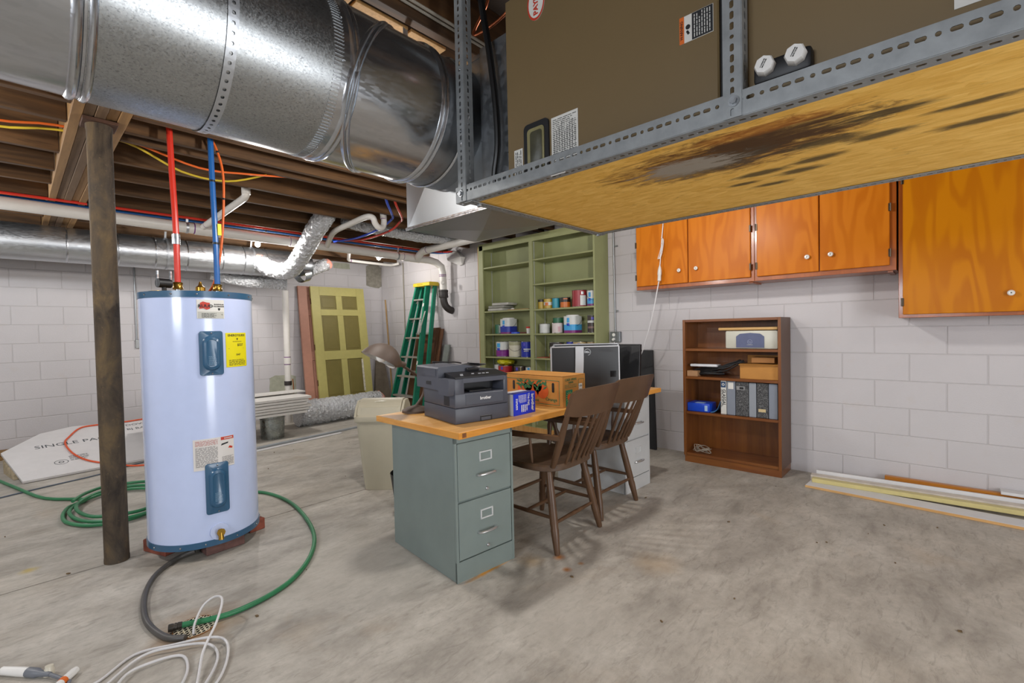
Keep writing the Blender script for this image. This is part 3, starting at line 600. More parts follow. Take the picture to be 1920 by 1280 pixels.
pex('house_cable', 'yellow cable sagging below the joists behind the post', 'cable', [(-1.5, 3.82, 2.47), (-.2, 3.86, 2.42), (.2, 3.8, 2.46), (.52, 3.75, 2.46), (.82, 3.8, 2.36), (1.1, 3.82, 2.36), (1.33, 3.70, 2.43)], .007, plain('yellow_cable', '#c9ae2c', .5, var=.05))
pex('house_cable', 'orange cable sagging below the joists behind the post', 'cable', [(-1.5, 3.74, 2.47), (-.2, 3.75, 2.42), (.2, 3.72, 2.46), (.52, 3.71, 2.46), (.9, 3.72, 2.385), (1.2, 3.68, 2.40), (1.5, 3.66, 2.44)], .007, plain('orange_cable', '#d8611b', .5, var=.05))
tag(MB().cyl((4.476, 6.60, .9), (4.476, 6.62, 2.4), .009, seg=10).obj('conduit', plain('conduit_painted', '#8f8a7c', .5, .4)), 'thin vertical conduit on the block wall behind the ladder', 'conduit')

# ------------------------------------------------------------------ water heater
HX, HY, HR = .758, 3.254, .283; HZ0, HZ1 = .072, 1.485
M_HW = plain('heater_white_enamel', '#c2cff0', .18, var=.02, coat=.5); M_HB = plain('heater_blue', '#2f5877', .3, var=.05, coat=.3); M_BRASS = plain('brass', '#b08a3c', .3, .9, var=.1); M_YEL = plain('label_yellow', '#e3d60a', .5, var=.02)
t = thing('water_heater', 'white cylindrical water heater with blue bands and access covers', 'water heater', (HX, HY, HZ0))
c0 = (HX, HY, 0)
MB().lathe([(HR-.004, HZ0+.03), (HR-.003, HZ1-.03)], c0, seg=72).obj('jacket', M_HW, t)
MB().lathe([(HR-.02, HZ0), (HR, HZ0), (HR, HZ0+.034), (HR-.004, HZ0+.034)], c0, seg=72).obj('bottom_band', M_HB, t)
MB().lathe([(HR-.004, HZ1-.035), (HR, HZ1-.035), (HR, HZ1), (HR-.012, HZ1), (HR-.016, HZ1-.006), (.001, HZ1-.004)], c0, seg=72, caps=False).obj('top_band', M_HB, t)
def hp(a, z, dr=0): return Vector((HX+math.cos(R(a))*(HR-.003+dr), HY+math.sin(R(a))*(HR-.003+dr), z))
for a in (-160, -128, -104, -72, -40, -10):
    for z in (HZ1-.017, HZ0+.017): MB().sphere(hp(a, z, .004), .005, 8).obj('screw', G_SHINY, t)
def curved(name, mat, parent, a0, a1, z0, z1, dr0, dr1, n=10, world=True):
    b = MB(); rows_ = []
    for k in range(n+1):
        a = a0+(a1-a0)*k/n; rows_.append([hp(a, z0, dr0), hp(a, z1, dr0), hp(a, z1, dr1), hp(a, z0, dr1)])
    b.loft(rows_); return b.obj(name, mat, parent)
def cmap(me, a0, zc, dr):           # flat XY mesh onto the jacket (x along the circumference)
    for v in me.vertices:
        x, y, z = v.co; a = a0 + math.degrees(x/HR); v.co = hp(a, zc+y, dr+z)
def ctext(name, s, size, mat, parent, a, z, dr, bold=0, xs=1):
    o = text(name, s, size, mat, None, (0, 0, 0), (1, 0, 0), (0, 1, 0), .0004, bold=bold, xs=xs); me = o.data
    me.transform(Matrix.Translation(o.location)); o.location = (0, 0, 0); cmap(me, a, z, dr); me.transform(XF[t.name].inverted()); o.parent = parent; return o
def cpoly(name, mat, parent, a, z, pts, dr, n=1):
    b = MB(); b.prism(pts, 'Z', 0, .0006); o = b.obj(name, mat, None); me = o.data; me.transform(Matrix.Translation(o.location)); o.location = (0, 0, 0); cmap(me, a, z, dr); me.transform(XF[t.name].inverted()); o.parent = parent; return o
def crows(name, mat, parent, a, z, w, h, n, dr, seed=1):
    o = rows(name, mat, None, (0, 0, 0), (1, 0, 0), (0, 1, 0), w, h, n, .38, seed); me = o.data; me.transform(Matrix.Translation(o.location)); o.location = (0, 0, 0); cmap(me, a, z, dr); me.transform(XF[t.name].inverted()); o.parent = parent; return o
def cover(zc, h, a0, a1):
    w = (R(a1-a0))*HR; a = (a0+a1)/2; b = MB(); N = 6
    def rr(w, h, r):
        pts = []
        for sx, sy, s0 in ((1, 1, 0), (-1, 1, 90), (-1, -1, 180), (1, -1, 270)):
            for k in range(N+1): q = R(s0+90*k/N); pts.append((sx*(w/2-r)+r*math.cos(q), sy*(h/2-r)+r*math.sin(q)))
        return pts
    lv = [(w, h, .014, 0), (w, h, .014, .005), (w-.004, h-.004, .013, .007), (w*.74, h*.80, w*.36, .007), (w*.70, h*.77, w*.34, .010), (w*.62, h*.72, w*.30, .02), (w*.46, h*.62, w*.22, .024), (w*.42, h*.60, w*.2, .022)]
    b.loft([[hp(a+math.degrees(x/HR), zc+y, dr) for x, y in rr(W_, H_, r_)] for W_, H_, r_, dr in lv]); o = b.obj('access_cover', M_HB, t)
    for dz in (h*.455, -h*.455): MB().sphere(hp(a, zc+dz, .008), .0045, 8).obj('screw', G_SHINY, o)
    crows('fine_print', plain('print_pale_blue', '#7f9fb8', .6, var=0), o, a, zc-h*.16, .034, .05, 7, .0235, 4); return o
cover(1.142, .245, -103.6, -80.3); cover(.39, .282, -102.2, -79.2)
lb = curved('nameplate', M_LABEL, t, -104.4, -77.5, 1.334, 1.438, .0, .0015)
curved('nameplate_field', plain('label_grey', '#b9b9b0', .5, var=.02), lb, -103.6, -78.3, 1.336, 1.372, .0015, .002)
am = -90.9
fl_pts = [(-.045, .012), (-.03, .017), (-.01, .013), (.005, .0125), (.005, -.009), (-.012, -.013), (-.028, -.008), (-.05, -.01)]
cpoly('red_flag', M_RED, lb, am-1, 1.402, [(x*.9-.005, y*1.5) for x, y in fl_pts], .0034)
ctext('nameplate_lettering', 'RUUD', .023, M_INK, lb, am-5.2, 1.402, .0044, .0006, 1.1); ctext('nameplate_lettering', 'RUUDGLAS', .0095, M_INK, lb, am+8, 1.412, .002, .0003); ctext('nameplate_lettering', 'PACEMAKER', .0095, M_INK, lb, am+8, 1.401, .002, .0003)
cpoly('shield_mark', M_INK, lb, am+8, 1.386, [(-.006, .006), (.006, .006), (.005, -.003), (0, -.008), (-.005, -.003)], .002)
crows('fine_print', M_INK, lb, am-2, 1.351, .07, .026, 6, .0022, 9); ctext('nameplate_lettering', 'UL', .008, M_INK, lb, am+11, 1.356, .0022)
eg = curved('energy_label', M_YEL, t, -76.9, -48.5, 1.058, 1.253, 0, .0015); ae = -62.7
ctext('energy_lettering', 'ENERGYGUIDE', .0175, M_INK, eg, ae, 1.238, .0016, .0004, 1.0); ctext('energy_lettering', '$537', .02, M_INK, eg, ae+4, 1.183, .0016, .0003); ctext('energy_lettering', '5047', .015, M_INK, eg, ae+1, 1.127, .0016, .0002)
cpoly('scale_bar', M_INK, eg, ae, 1.163, [(-.055, -.0015), (.045, -.0005), (.045, .001), (-.055, .0005)], .0016); cpoly('arrow_mark', M_INK, eg, ae, 1.216, [(-.006, .006), (.006, .006), (0, -.007)], .0016)
crows('fine_print', M_INK, eg, ae, 1.083, .11, .035, 5, .0018, 3); crows('fine_print', M_INK, eg, ae, 1.203, .06, .006, 1, .0018, 6)
dl = curved('danger_label', plain('label_offwhite', '#d8d3ce', .5, var=.02), t, -112.7, -71.8, .50, .671, 0, .0012); 
crows('fine_print', plain('print_red', '#b5584e', .6, var=0), dl, -100, .648, .105, .03, 5, .0016, 2); crows('fine_print', plain('print_grey', '#6e6a68', .6, var=0), dl, -100, .572, .105, .11, 17, .0016, 3); crows('fine_print', MATS['print_grey'], dl, -79, .535, .06, .05, 8, .0016, 8)
curved('red_header', M_RED, dl, -85.9, -72.1, .652, .669, .0012, .0018); ctext('header_lettering', 'DANGER', .011, M_LABEL, dl, -78, .660, .0024, .0003)
cpoly('hand_pictogram', M_RED, dl, -76, .607, [(-.012, -.004), (.01, -.010), (.012, 0), (-.004, .007)], .0016); cpoly('tap_pictogram', M_INK, dl, -81, .628, [(-.025, -.006), (.012, .002), (.014, .010), (-.02, .004)], .0016)
# drain valve and top fittings
MB().lathe([(.045, 0), (.045, .006)], hp(-90.5, .145, -.001), (math.cos(R(-90.5)), math.sin(R(-90.5)), 0), 24).obj('valve_escutcheon', M_HW, t)
b = MB(); d = Vector((math.cos(R(-90.5)), math.sin(R(-90.5)), 0)); q = hp(-90.5, .147); b.cyl(q, q+d*.035, .011); b.lathe([(.02, 0), (.022, .004), (.02, .01)], q+d*.03, d, 8); b.cyl(q+d*.028, q+d*.034+Vector((0, 0, -.04)), .012, .014); b.obj('drain_valve', M_BRASS, t)
MB().cyl((.6, 3.27, HZ1-.004), (.6, 3.27, HZ1+.012), .075, seg=28).obj('flue_plate', M_BRASS, t)
b = MB(); b.cyl((.568, 3.26, HZ1+.06), (.632, 3.28, HZ1+.06), .026, seg=18); b.cyl((.6, 3.27, HZ1+.01), (.6, 3.27, HZ1+.05), .012); b.obj('anode_valve', M_DARK, t)
for x in (.57, .632): MB().cyl((x, 3.27, HZ1+.04), (x, 3.27, HZ1+.13), .007, seg=8).obj('valve_stem', G_SHINY, t)
b = MB(); b.lathe([(.034, 0), (.034, .02), (.026, .03), (.026, .05), (.012, .062), (.006, .085)], (.785, 3.30, HZ1-.003), seg=16); b.obj('relief_valve', M_BRASS, t)
for x, y in ((.672, 3.30), (.875, 3.30)):
    MB().cyl((x, y, HZ1-.004), (x, y, HZ1+.035), .017).obj('pipe_nipple', G_DULL, t)
    MB().lathe([(.026, 0), (.028, .006), (.024, .012), (.024, .03), (.027, .036), (.022, .042)], (x, y, HZ1+.03), seg=10).obj('brass_union', M_BRASS, t)
pr_ = pex('heater_pipe', 'red plastic pipe rising from the water heater to the joists', 'pipe', [(.672, 3.30, HZ1+.07), (.674, 3.31, 1.9), (.672, 3.34, 2.2), (.668, 3.36, 2.6)], .016, M_PEXR, 4)
MB().lathe([(.02, 0), (.021, .03), (.02, .06)], (.673, 3.307, 1.78), seg=12).obj('crimp_fitting', G_DULL, pr_)
pb_ = pex('heater_pipe', 'blue plastic pipe rising from the water heater to the joists', 'pipe', [(.875, 3.30, HZ1+.07), (.876, 3.31, 1.9), (.878, 3.34, 2.2), (.88, 3.36, 2.6)], .016, M_PEXB, 4, (.35, .75))
MB().mm(.885, .905, 3.288, 3.293, 1.86, 1.93).obj('yellow_tag', M_YEL, pb_)
pex('heater_cable', 'orange cable strapped along the blue heater pipe', 'cable', [(.86, 3.38, 2.55), (.92, 3.37, 2.40), (.945, 3.36, 2.25), (.935, 3.35, 2.0), (.91, 3.345, 1.75), (.87, 3.345, 1.57), (.83, 3.33, 1.50)], .0075, MATS['orange_cable'], 5, (.2, .45))
M_BRICK = plain('red_brick', '#8a4a38', .85, var=.25, vs=25, bump=.5); M_BRICK2 = plain('brown_brick', '#6a4c46', .85, var=.25, vs=25, bump=.5)
def brick(x, y, rz, m, label, dx=.095, dy=.2):
    b = MB(); b.box((x, y, .035), (dx, dy, .069), (0, 0, rz), .004); tag(b.obj('brick', m), label, 'brick')
brick(.555, 3.32, .35, M_BRICK, 'orange red brick propping the heater side nearest the post'); brick(.80, 3.085, 0.06, M_BRICK2, 'dark brown brick propping the heater below its drain valve', .2, .095)
brick(1.0, 3.28, .2, MATS['red_brick'], 'reddish brick propping the heater side facing the desk'); brick(.75, 3.46, 0, M_BRICK2, 'brown brick propping the rear of the heater', .2, .095)

# ------------------------------------------------------------------ hoses, cords, drain on the floor
M_HOSE = plain('green_hose', '#2f7a4f', .45, var=.15, vs=8); M_HOSE2 = plain('dark_hose', '#4b4845', .45, var=.2, vs=10)
t = thing('garden_hose', 'green garden hose curving from behind the heater to the floor drain', 'hose', (.9, 2.8, 0))
gh = [(.95, 3.95, .012), (1.13, 3.98, .012), (1.29, 3.90, .012), (1.345, 3.5, .012), (1.265, 2.98, .012), (1.125, 2.63, .012), (.90, 2.38, .012), (.64, 2.30, .014), (.44, 2.36, .02)]
MB().tube(cr(gh, 8), .0115, 12).obj('hose_body', M_HOSE, t); MB().turn((.45, 2.357, .02), (.405, 2.372, .02), [(0, .013), (.3, .015), (.35, .013), (.5, .0155), (.6, .0135), (.75, .0155), (1, .015)], 14).obj('hose_coupling', plain('coupling_dark_metal', '#3f3b36', .5, .6), t)
co = []
rnd = random.Random(4)
for k in range(int(3.2*14)):
    a = 2*PI*k/14 + 2.2; rr_ = 1+.16*math.sin(k*.37)+.05*rnd.random()
    co.append((.50+.30*rr_*math.cos(a)*.9, 4.48+.40*rr_*math.sin(a), .012+.012*(k/14)+.004*rnd.random()))
pts = [(-1.0, 7.0, .012), (-.42, 6.75, .012), (-.19, 6.3, .012), (-.03, 5.7, .012), (.13, 5.1, .012)] + co
tag(MB().tube(cr(pts, 4), .0115, 10).obj('garden_hose', M_HOSE), 'coiled green garden hose lying on the floor behind the post', 'hose')
tag(MB().tube(cr([(.66, 3.08, .035), (.60, 3.10, .02), (.53, 3.06, .013), (.45, 2.95, .013), (.385, 2.76, .013), (.355, 2.52, .013), (.385, 2.33, .013), (.44, 2.26, .013)], 7), .0125, 12).obj('drain_hose', M_HOSE2), 'dark grey hose from under the heater to the floor drain', 'hose')
b = MB(); 
dc = (.49, 2.335)
bmd = bmesh.new(); t = thing('floor_drain', 'round perforated cream floor drain grate stained with rust', 'drain', (dc[0], dc[1], .0005))
M_GRATE = plain('grate_cream', '#ded3ba', .7, 0, var=.25, vs=40)
b.lathe([(.076, 0), (.08, 0), (.08, .003), (.076, .003)], (dc[0], dc[1], .0006), seg=28, caps=False); b.obj('rim', plain('grate_rust', '#96663a', .8, .1, var=.3, vs=40), t)
b = MB(); n = 7; g = .0165
for i in range(-4, 5):
    for o_ in (0, 1):
        L = math.sqrt(max(0, .075**2-(i*g)**2))
        if L > .01: b.box((dc[0]+(i*g if o_ else 0), dc[1]+(0 if o_ else i*g), .0028), ((.0105 if o_ else 2*L), (2*L if o_ else .0105), .0026))
b.obj('grate', M_GRATE, t); MB().lathe([(.001, 0), (.075, 0)], (dc[0], dc[1], .0008), seg=24, caps=False).obj('dark_well', M_CONC_DARK, t)
M_CORD = plain('white_cord', '#d2d0d0', .4, var=.03)
wc = [(.05, 2.30, .01), (.151, 2.215, .007), (.281, 2.30, .007), (.40, 2.245, .012), (.51, 2.17, .02), (.545, 2.10, .012), (.505, 1.97, .007), (.43, 1.87, .007), (.30, 1.84, .007), (.16, 1.95, .007), (.12, 2.1, .007), (.189, 2.17, .012), (.3, 2.255, .014), (.40, 2.215, .018), (.49, 2.15, .012), (.50, 2.05, .007), (.44, 1.93, .01),
      (.36, 1.86, .012), (.24, 1.90, .014), (.19, 2.05, .016), (.24, 2.17, .016), (.33, 2.185, .012), (.405, 2.155, .007), (.405, 2.06, .007), (.365, 1.97, .007), (.30, 1.90, .016)]
tag(MB().tube(cr(wc, 6), .0048, 8).obj('extension_cord', M_CORD), 'loose coils of white electric cord on the floor by the drain', 'cord')
tag(MB().tube(cr([(.30, 1.70, .007), (.40, 1.92, .01), (.46, 2.08, .03), (.53, 2.17, .075), (.575, 2.26, .11), (.565, 2.33, .10), (.525, 2.35, .07), (.485, 2.31, .03), (.47, 2.27, .007)], 7), .0048, 8).obj('extension_cord', M_CORD), 'white cord loop standing up over the floor drain', 'cord')
M_CLEAR = plain('translucent_cap', '#cfc8b6', .3, var=.05); M_GREYP = plain('grey_plastic', '#6d7178', .4, var=.05)
t = thing('cord_connector', 'grey and white cord plugs joined together on the floor', 'plug', (.0, 2.47, 0))
b = MB(); b.turn((-.10, 2.60, .014), (.0, 2.47, .014), [(0, .004), (.3, .006), (.35, .014), (.8, .016), (1, .016)], 12); b.obj('white_plug', M_WHITE, t); b = MB(); b.turn((.0, 2.47, .014), (.055, 2.39, .014), [(0, .0165), (.4, .0165), (.5, .012), (1, .0075)], 12); b.obj('grey_socket', M_GREYP, t)
MB().tube([(-.10, 2.60, .014), (-.2, 2.72, .008), (-.4, 2.9, .007)], .006, 8).obj('cord_tail', M_WHITE, t); MB().tube([(.053, 2.393, .014), (.10, 2.30, .008), (.05, 2.1, .007), (-.1, 1.9, .007)], .0065, 8).obj('cord_tail', M_GREYP, t)
tag(MB().lathe([(.016, 0), (.016, .02), (.012, .026), (.012, .034)], (.052, 2.415, .0005), (.05, .1, 1), 12).obj('bottle_cap', M_CLEAR), 'small translucent plastic cap beside the cord plugs', 'cap')
t = thing('adhesive_tube', 'small white tube with orange band on the floor', 'tube', (.1, 2.32, 0)); MB().turn((.07, 2.29, .014), (.122, 2.352, .014), [(0, .013), (.85, .0135), (1, .011)], 12).obj('tube_body', M_WHITE, t); MB().turn((.078, 2.300, .014), (.088, 2.312, .014), [(0, .0142), (1, .0142)], 12).obj('orange_band', M_ORANGE, t)
M_CRUMB = plain('dry_leaf_bits', '#6b573c', .9, var=.3, vs=60); rnd = random.Random(11); b = MB()
for k in range(70):
    x, y = rnd.uniform(-.2, 4.3), rnd.uniform(-.2, 5.4)
    if (1.35 < x < 3.5 and 1.6 < y < 3.6) or (.4 < x < 1.1 and 2.9 < y < 3.6): continue
    s_ = rnd.uniform(.004, .014); b.box((x, y, .003), (s_, s_*rnd.uniform(.4, .9), .005), (rnd.uniform(-.3, .3), rnd.uniform(-.3, .3), rnd.uniform(0, 3)))
tag(b.obj('floor_debris', M_CRUMB), 'scattered dry leaf bits and crumbs on the concrete floor', 'debris', kind='stuff')

# ------------------------------------------------------------------ by the back wall
M_CARD = plain('white_cardboard', '#d6d3d2', .7, var=.03); M_INK2 = plain('ink_grey', '#4c5054', .7, var=0)
t = thing('flattened_carton', 'large white cardboard sheet propped against the back wall', 'cardboard', (.45, 6.2, 0), 0)
q = [Vector(p) for p in ((.02, 5.80, .005), (1.15, 5.92, .005), (1.27, 7.0, .27))]; pn = (q[1]-q[0]).cross(q[2]-q[0]).normalized()
q += [Vector((x_, y_, q[0].z-(pn.x*(x_-q[0].x)+pn.y*(y_-q[0].y))/pn.z)) for x_, y_ in ((.86, 6.90), (.41, 6.93), (.16, 6.82), (-.11, 6.45))]
b = MB(); nn = (q[1]-q[0]).cross(q[2]-q[0]).normalized(); b.loft([q, [p+nn*.02 for p in q]]); b.obj('sheet', M_CARD, t)
ux = (q[1]-q[0]).normalized(); uy = nn.cross(ux); oc = q[0]+nn*.0205
text('print_lettering', 'SINGLE PACK', .1, M_INK2, t, oc+ux*.46+uy*.68, ux, uy, .0004); text('print_lettering', 'DOWN INC. 04', .07, M_INK2, t, oc+ux*1.16+uy*.93, ux, uy, .0004); text('print_lettering', 'BJ BANDED', .07, M_INK2, t, oc+ux*1.08+uy*.81, ux, uy, .0004)
b = MB()
b.lathe([(.045, 0), (.05, 0)], oc+ux*.284+uy*.258+nn*.0006, nn, 24, False); b.lathe([(.012, 0), (.02, 0)], oc+ux*.284+uy*.258+nn*.0006, nn, 16, False); b.obj('printed_seal', M_INK2, t); rows('fine_print', M_INK2, t, oc+ux*.42+uy*.31, ux, uy, .14, .12, 4)
b = MB(); b.loft([[Vector(p) for p in ((-.10, 6.43, .001), (-.03, 6.02, .001), (-.03, 6.03, .045), (-.10, 6.43, .13))], [Vector(p) for p in ((.05, 6.45, .001), (.1, 6.05, .001), (.1, 6.05, .04), (.05, 6.45, .12))]]).disp(.004, 2); tag(b.obj('insulation_batt', plain('fiberglass_tan', '#b9a98c', .95, var=.3, vs=30, bump=.8, bs=50)), 'scrap of tan fiberglass insulation behind the cardboard sheet', 'insulation')
M_PLANK = wood('old_plank', '#7a5a34', '#9a7848', 'X', 1, .8)
for i, (z, lab) in enumerate(((.0, 'lower rough plank lying along the back wall by the cardboard'), (.045, 'upper rough plank stacked along the back wall by the cardboard'))): tag(MB().mm(-1.6, .3-.2*i, 7.12+.02*i, 7.29, z, z+.042, .002).obj('plank', M_PLANK), lab, 'plank')
oc_pts = [(0, 0, 0), (1.2, 6.95, 0), (.87, 6.88, 0), (.60, 6.87, 0), (.467, 6.83, 0), (.368, 6.63, 0), (.327, 6.48, 0), (.36, 6.232, 0), (.439, 6.035, 0), (.56, 5.90, 0), (.75, 5.72, 0), (.95, 5.6, 0)]
def sheet_z(x, y): # height on the propped sheet
    p0 = q[0]+nn*.02; return p0.z - (nn.x*(x-p0.x)+nn.y*(y-p0.y))/nn.z
tag(MB().tube(cr([(x, y, max(sheet_z(x, y), 0)+.010) for x, y, z in oc_pts[1:]], 6), .008, 8).obj('extension_cord', plain('orange_cord', '#d9562a', .5, var=.04)), 'orange extension cord trailing over the white cardboard sheet', 'cord')
tag(MB().tube(cr([(-.3, 5.35, .006), (.1, 5.5, .006), (.5, 5.62, .006), (.8, 5.8, .006), (1.1, 5.85, .006)], 6), .006, 8).obj('power_cord', plain('grey_blue_cord', '#5b6470', .5, var=.05)), 'thin grey blue cord on the floor before the cardboard sheet', 'cord')
tag(MB().mm(1.03, 1.075, YB-.02, YB-.001, 1.11, 1.22, .003).obj('switch_box', plain('box_steel', '#9a9c9c', .4, .7)), 'small steel electrical box on back wall beside the heater', 'outlet')
tag(MB().cyl((1.045, YB-.012, 1.22), (1.045, YB-.012, 2.4), .009, seg=8).obj('conduit', plain('conduit_steel', '#9a9d9f', .4, .7)), 'steel conduit rising from the small electrical box on back wall', 'conduit')
# stack of siding panels on two metal buckets
M_SIDING = plain('siding_white', '#d4d1cb', .5, var=.03)
for i in range(6):
    z = .275+i*.034; b = MB(); x1 = 2.46+.03*((i*7) % 3); dy = .012*((i*5) % 3)
    b.prism([(5.78+dy, z), (6.40, z), (6.40, z+.012), (5.90, z+.031), (5.78+dy, z+.026)], 'X', .95, x1); tag(b.obj('siding_panel', M_SIDING), ('bottom', 'second lowest', 'third lowest', 'third highest', 'second highest', 'top')[i] + ' white siding panel of the stack resting on metal buckets', 'panel')
tag(MB().mm(1.0, 2.62, 6.2, 6.46, .2785+6*.034, .2785+6*.034+.012).obj('white_board', M_SIDING), 'thin white board laid on the stack of siding panels', 'board')
for x, y, r, h, lab in ((2.10, 5.93, .135, .272, 'galvanized metal bucket under the stack of white siding'), (1.62, 5.95, .12, .272, 'dull metal bucket under the siding stack close to the heater')):
    t = thing('metal_bucket', lab, 'bucket', (x, y, 0)); MB().lathe([(r*.92, 0), (r*.93, .004), (r, h-.012), (r+.005, h-.008), (r+.005, h), (r-.003, h), (r*.9, .01), (.001, .01)], (x, y, 0), seg=36, caps=False).obj('shell', galv('bucket_zinc', '#aab0ad', .3, .2, 50), t); MB().lathe([(r+.0, h*.88), (r+.004, h*.9), (r, h*.92)], (x, y, 0), seg=36, caps=False).obj('hoop', G_SHINY, t)
tag(MB().mm(1.80, 1.86, 5.86, 5.93, 0, .26, .002).obj('wood_block', wood('block_wood', '#7b5a35', '#95734a', 'Z')), 'upright brown wood block between the metal buckets', 'wood block')
flex('insulated_duct', 'wide silver insulated flex duct lying on the floor by the doors', [(2.57, 6.36, .172), (2.8, 6.36, .17), (3.1, 6.37, .172), (3.5, 6.39, .17), (3.7, 6.40, .172), (3.82, 6.41, .172)], .168, (False, True), 9, 0, 40, 18)
def strip(x0, y0, x1, y1, w, h, name, label, m):
    a, b_ = Vector((x0, y0, 0)), Vector((x1, y1, 0)); d = b_-a; bb = MB(); bb.box(((a+b_)/2)+Vector((0, 0, h/2+.0005)), (d.length, w, h), (0, 0, math.atan2(d.y, d.x)), .002); tag(bb.obj(name, m), label, 'trim strip')
M_TRIMW = plain('trim_white', '#d9d8d8', .45, var=.03)
strip(1.35, 5.42, 3.15, 5.66, .05, .02, 'trim_strip', 'long white metal trim strip on the floor before the floor duct', plain('trim_grey', '#a5abb0', .4, .4)); strip(1.5, 5.34, 2.75, 5.50, .045, .012, 'trim_strip', 'shorter white trim strip on the floor beside the long one', M_TRIMW)
# doors leaning on the back wall
def panel_door(name, label, mat, matp, x0, x1, yb, yt, H_, th, rows_, brown):
    t = thing(name, label, 'door', ((x0+x1)/2, yb, 0)); ang = math.asin((yt-yb)/H_); W = x1-x0
    M = Matrix.Translation((x0, yb, .002)) @ Matrix.Rotation(-ang, 4, 'X')
    st = .125*W/.81
    def add(nm, m, *bx, bev=.002):
        b = MB(); b.mm(*bx, bev); b.bm.transform(M); return b.obj(nm, m, t)
    add('stile', mat, 0, st, 0, th, 0, H_); add('stile', mat, W-st, W, 0, th, 0, H_); zs = [0, .24]+[z for r in rows_ for z in r][1:]
    rails = [(0, rows_[0][0])] + [(rows_[i][1], rows_[i+1][0]) for i in range(len(rows_)-1)] + [(rows_[-1][1], H_)]
    for a, b_ in rails: add('rail', mat, st, W-st, .001, th-.001, a, b_)
    mid = W/2
    for a, b_ in rows_:
        add('muntin', mat, mid-.05, mid+.05, .002, th-.002, a, b_)
        for u0, u1 in ((st, mid-.05), (mid+.05, W-st)):
            add('door_panel', matp, u0+.002, u1-.002, .014, th-.014, a+.002, b_-.002, bev=0); add('raised_field', matp, u0+.028, u1-.028, .010, .02, a+.03, b_-.03, bev=.004)
    return t, M
M_DYEL = plain('door_yellow', '#b9b06a', .5, var=.05); M_DOL = plain('door_olive', '#7b7039', .5, var=.05); M_DPINK = plain('door_salmon', '#b5826e', .55, var=.06)
ROWS = [(.26, .84), (.98, 1.54), (1.64, 1.86)]
dt, DM = panel_door('panel_door', 'yellow and olive six panel door leaning against the back wall', M_DYEL, M_DOL, 3.16, 4.06, 6.93, 7.19, 2.0, .04, ROWS, 0)
b = MB(); b.mm(.745, .775, -.002, .006, .30, .82); b.bm.transform(DM); b.obj('scraped_paint', plain('bare_white_primer', '#cfc8b4', .7, var=.3, vs=60), dt)
for z in (.45, 1.0, 1.72):
    b = MB(); b.mm(-.003, .003, .004, .03, z, z+.09); b.bm.transform(DM); b.obj('hinge', plain('hinge_rust', '#5b3d26', .7, .4), dt)
panel_door('panel_door', 'salmon pink door leaning behind the yellow door', M_DPINK, M_DPINK, 3.0, 3.86, 7.02, 7.262, 2.0, .04, ROWS, 0)
# broom handle in the corner
tag(MB().tube([(4.30, 6.75, .004), (4.33, 6.87, .9), (4.36, 7.0, 1.80)], .013, 10).obj('broom_handle', wood('handle_wood', '#8a6a3c', '#a98852', 'Z')), 'thin wooden pole leaning into the room corner', 'pole')
b = MB(); b.loft([[(4.15, 7.04, 0), (4.42, 6.95, 0), (4.42, 7.1, 0), (4.15, 7.12, 0)], [(4.24, 7.18, .62), (4.42, 7.14, .62), (4.42, 7.2, .62), (4.24, 7.2, .62)], [(4.3, 7.22, .95), (4.37, 7.2, .95), (4.37, 7.24, .95), (4.3, 7.24, .95)]]); tag(b.obj('brown_sack', plain('sack_brown', '#6d6355', .9, var=.15, bump=.4)), 'limp brown sack standing in the room corner behind the pole', 'sack')
# ------------------------------------------------------------------ desk of two filing cabinets and a board
M_CABG = plain('cabinet_grey_green', '#7c8884', .42, .05, var=.05, vs=6); M_CABW = plain('cabinet_light_grey', '#c9cbcb', .4, .1, var=.03); M_ALU = plain('aluminium', '#c8c9ca', .3, .85, var=.05)
def file_cabinet(label, x, y, rz, W, D, H, m, grey):
    t = thing('filing_cabinet', label, 'filing cabinet', (x, y, 0), rz); k = dict(parent=t, world=False)
    b = MB(); b.mm(0, W, .012, D, 0, H, .003); b.mm(0, .014, 0, .013, 0, H); b.mm(W-.014, W, 0, .013, 0, H); b.mm(.0, W, 0, .013, H-.03, H); b.mm(0, W, .001, .013, 0, .1); b.obj('carcass', m, **k)
    for z0, z1 in ((.106, .388), (.398, .684)):
        d = MB().mm(.017, W-.017, -.002, .012, z0, z1, .003).obj('drawer', m, **k); cx = W*.5; zl = z1-.085
        b = MB()
        for q in ((cx-.04, cx+.04, zl+.018, zl+.024), (cx-.04, cx+.04, zl-.024, zl-.018), (cx-.04, cx-.033, zl-.02, zl+.02), (cx+.033, cx+.04, zl-.02, zl+.02)): b.mm(q[0], q[1], -.007, -.002, q[2], q[3])
        b.obj('label_holder', plain('holder_aluminium', '#d2d4d4', .4, .2, var=.03), d, False); zh = z0+.112
        b = MB(); b.tube(cr([(cx-.055, -.002, zh-.002), (cx-.05, -.02, zh), (cx, -.03, zh+.002), (cx+.05, -.02, zh), (cx+.055, -.002, zh-.002)], 4), .0065, 10); b.obj('handle', M_ALU, d, False)
        if grey: MB().lathe([(.009, 0), (.009, .006), (.006, .01)], (cx+.005, -.002, z0+.03), (0, -1, 0), 14).obj('thumb_latch', M_ALU, d, False)
    return t
file_cabinet('grey green two drawer steel filing cabinet under the printer end of desk', 1.442, 1.741, -R(5.3), .376, .64, .717, M_CABG, True)
file_cabinet('pale grey two drawer filing cabinet under the monitor end of desk', 3.046, 1.722, -R(1.4), .367, .64, .717, M_CABW, False)
M_TOP = wood('desk_pine', '#c88f46', '#dcab66', 'X', .45, .45, .15); M_TOPE = wood('desk_pine_edge', '#c47a1e', '#e09a3c', 'X', 1.1, .45, .1, contrast=(.3, .6))
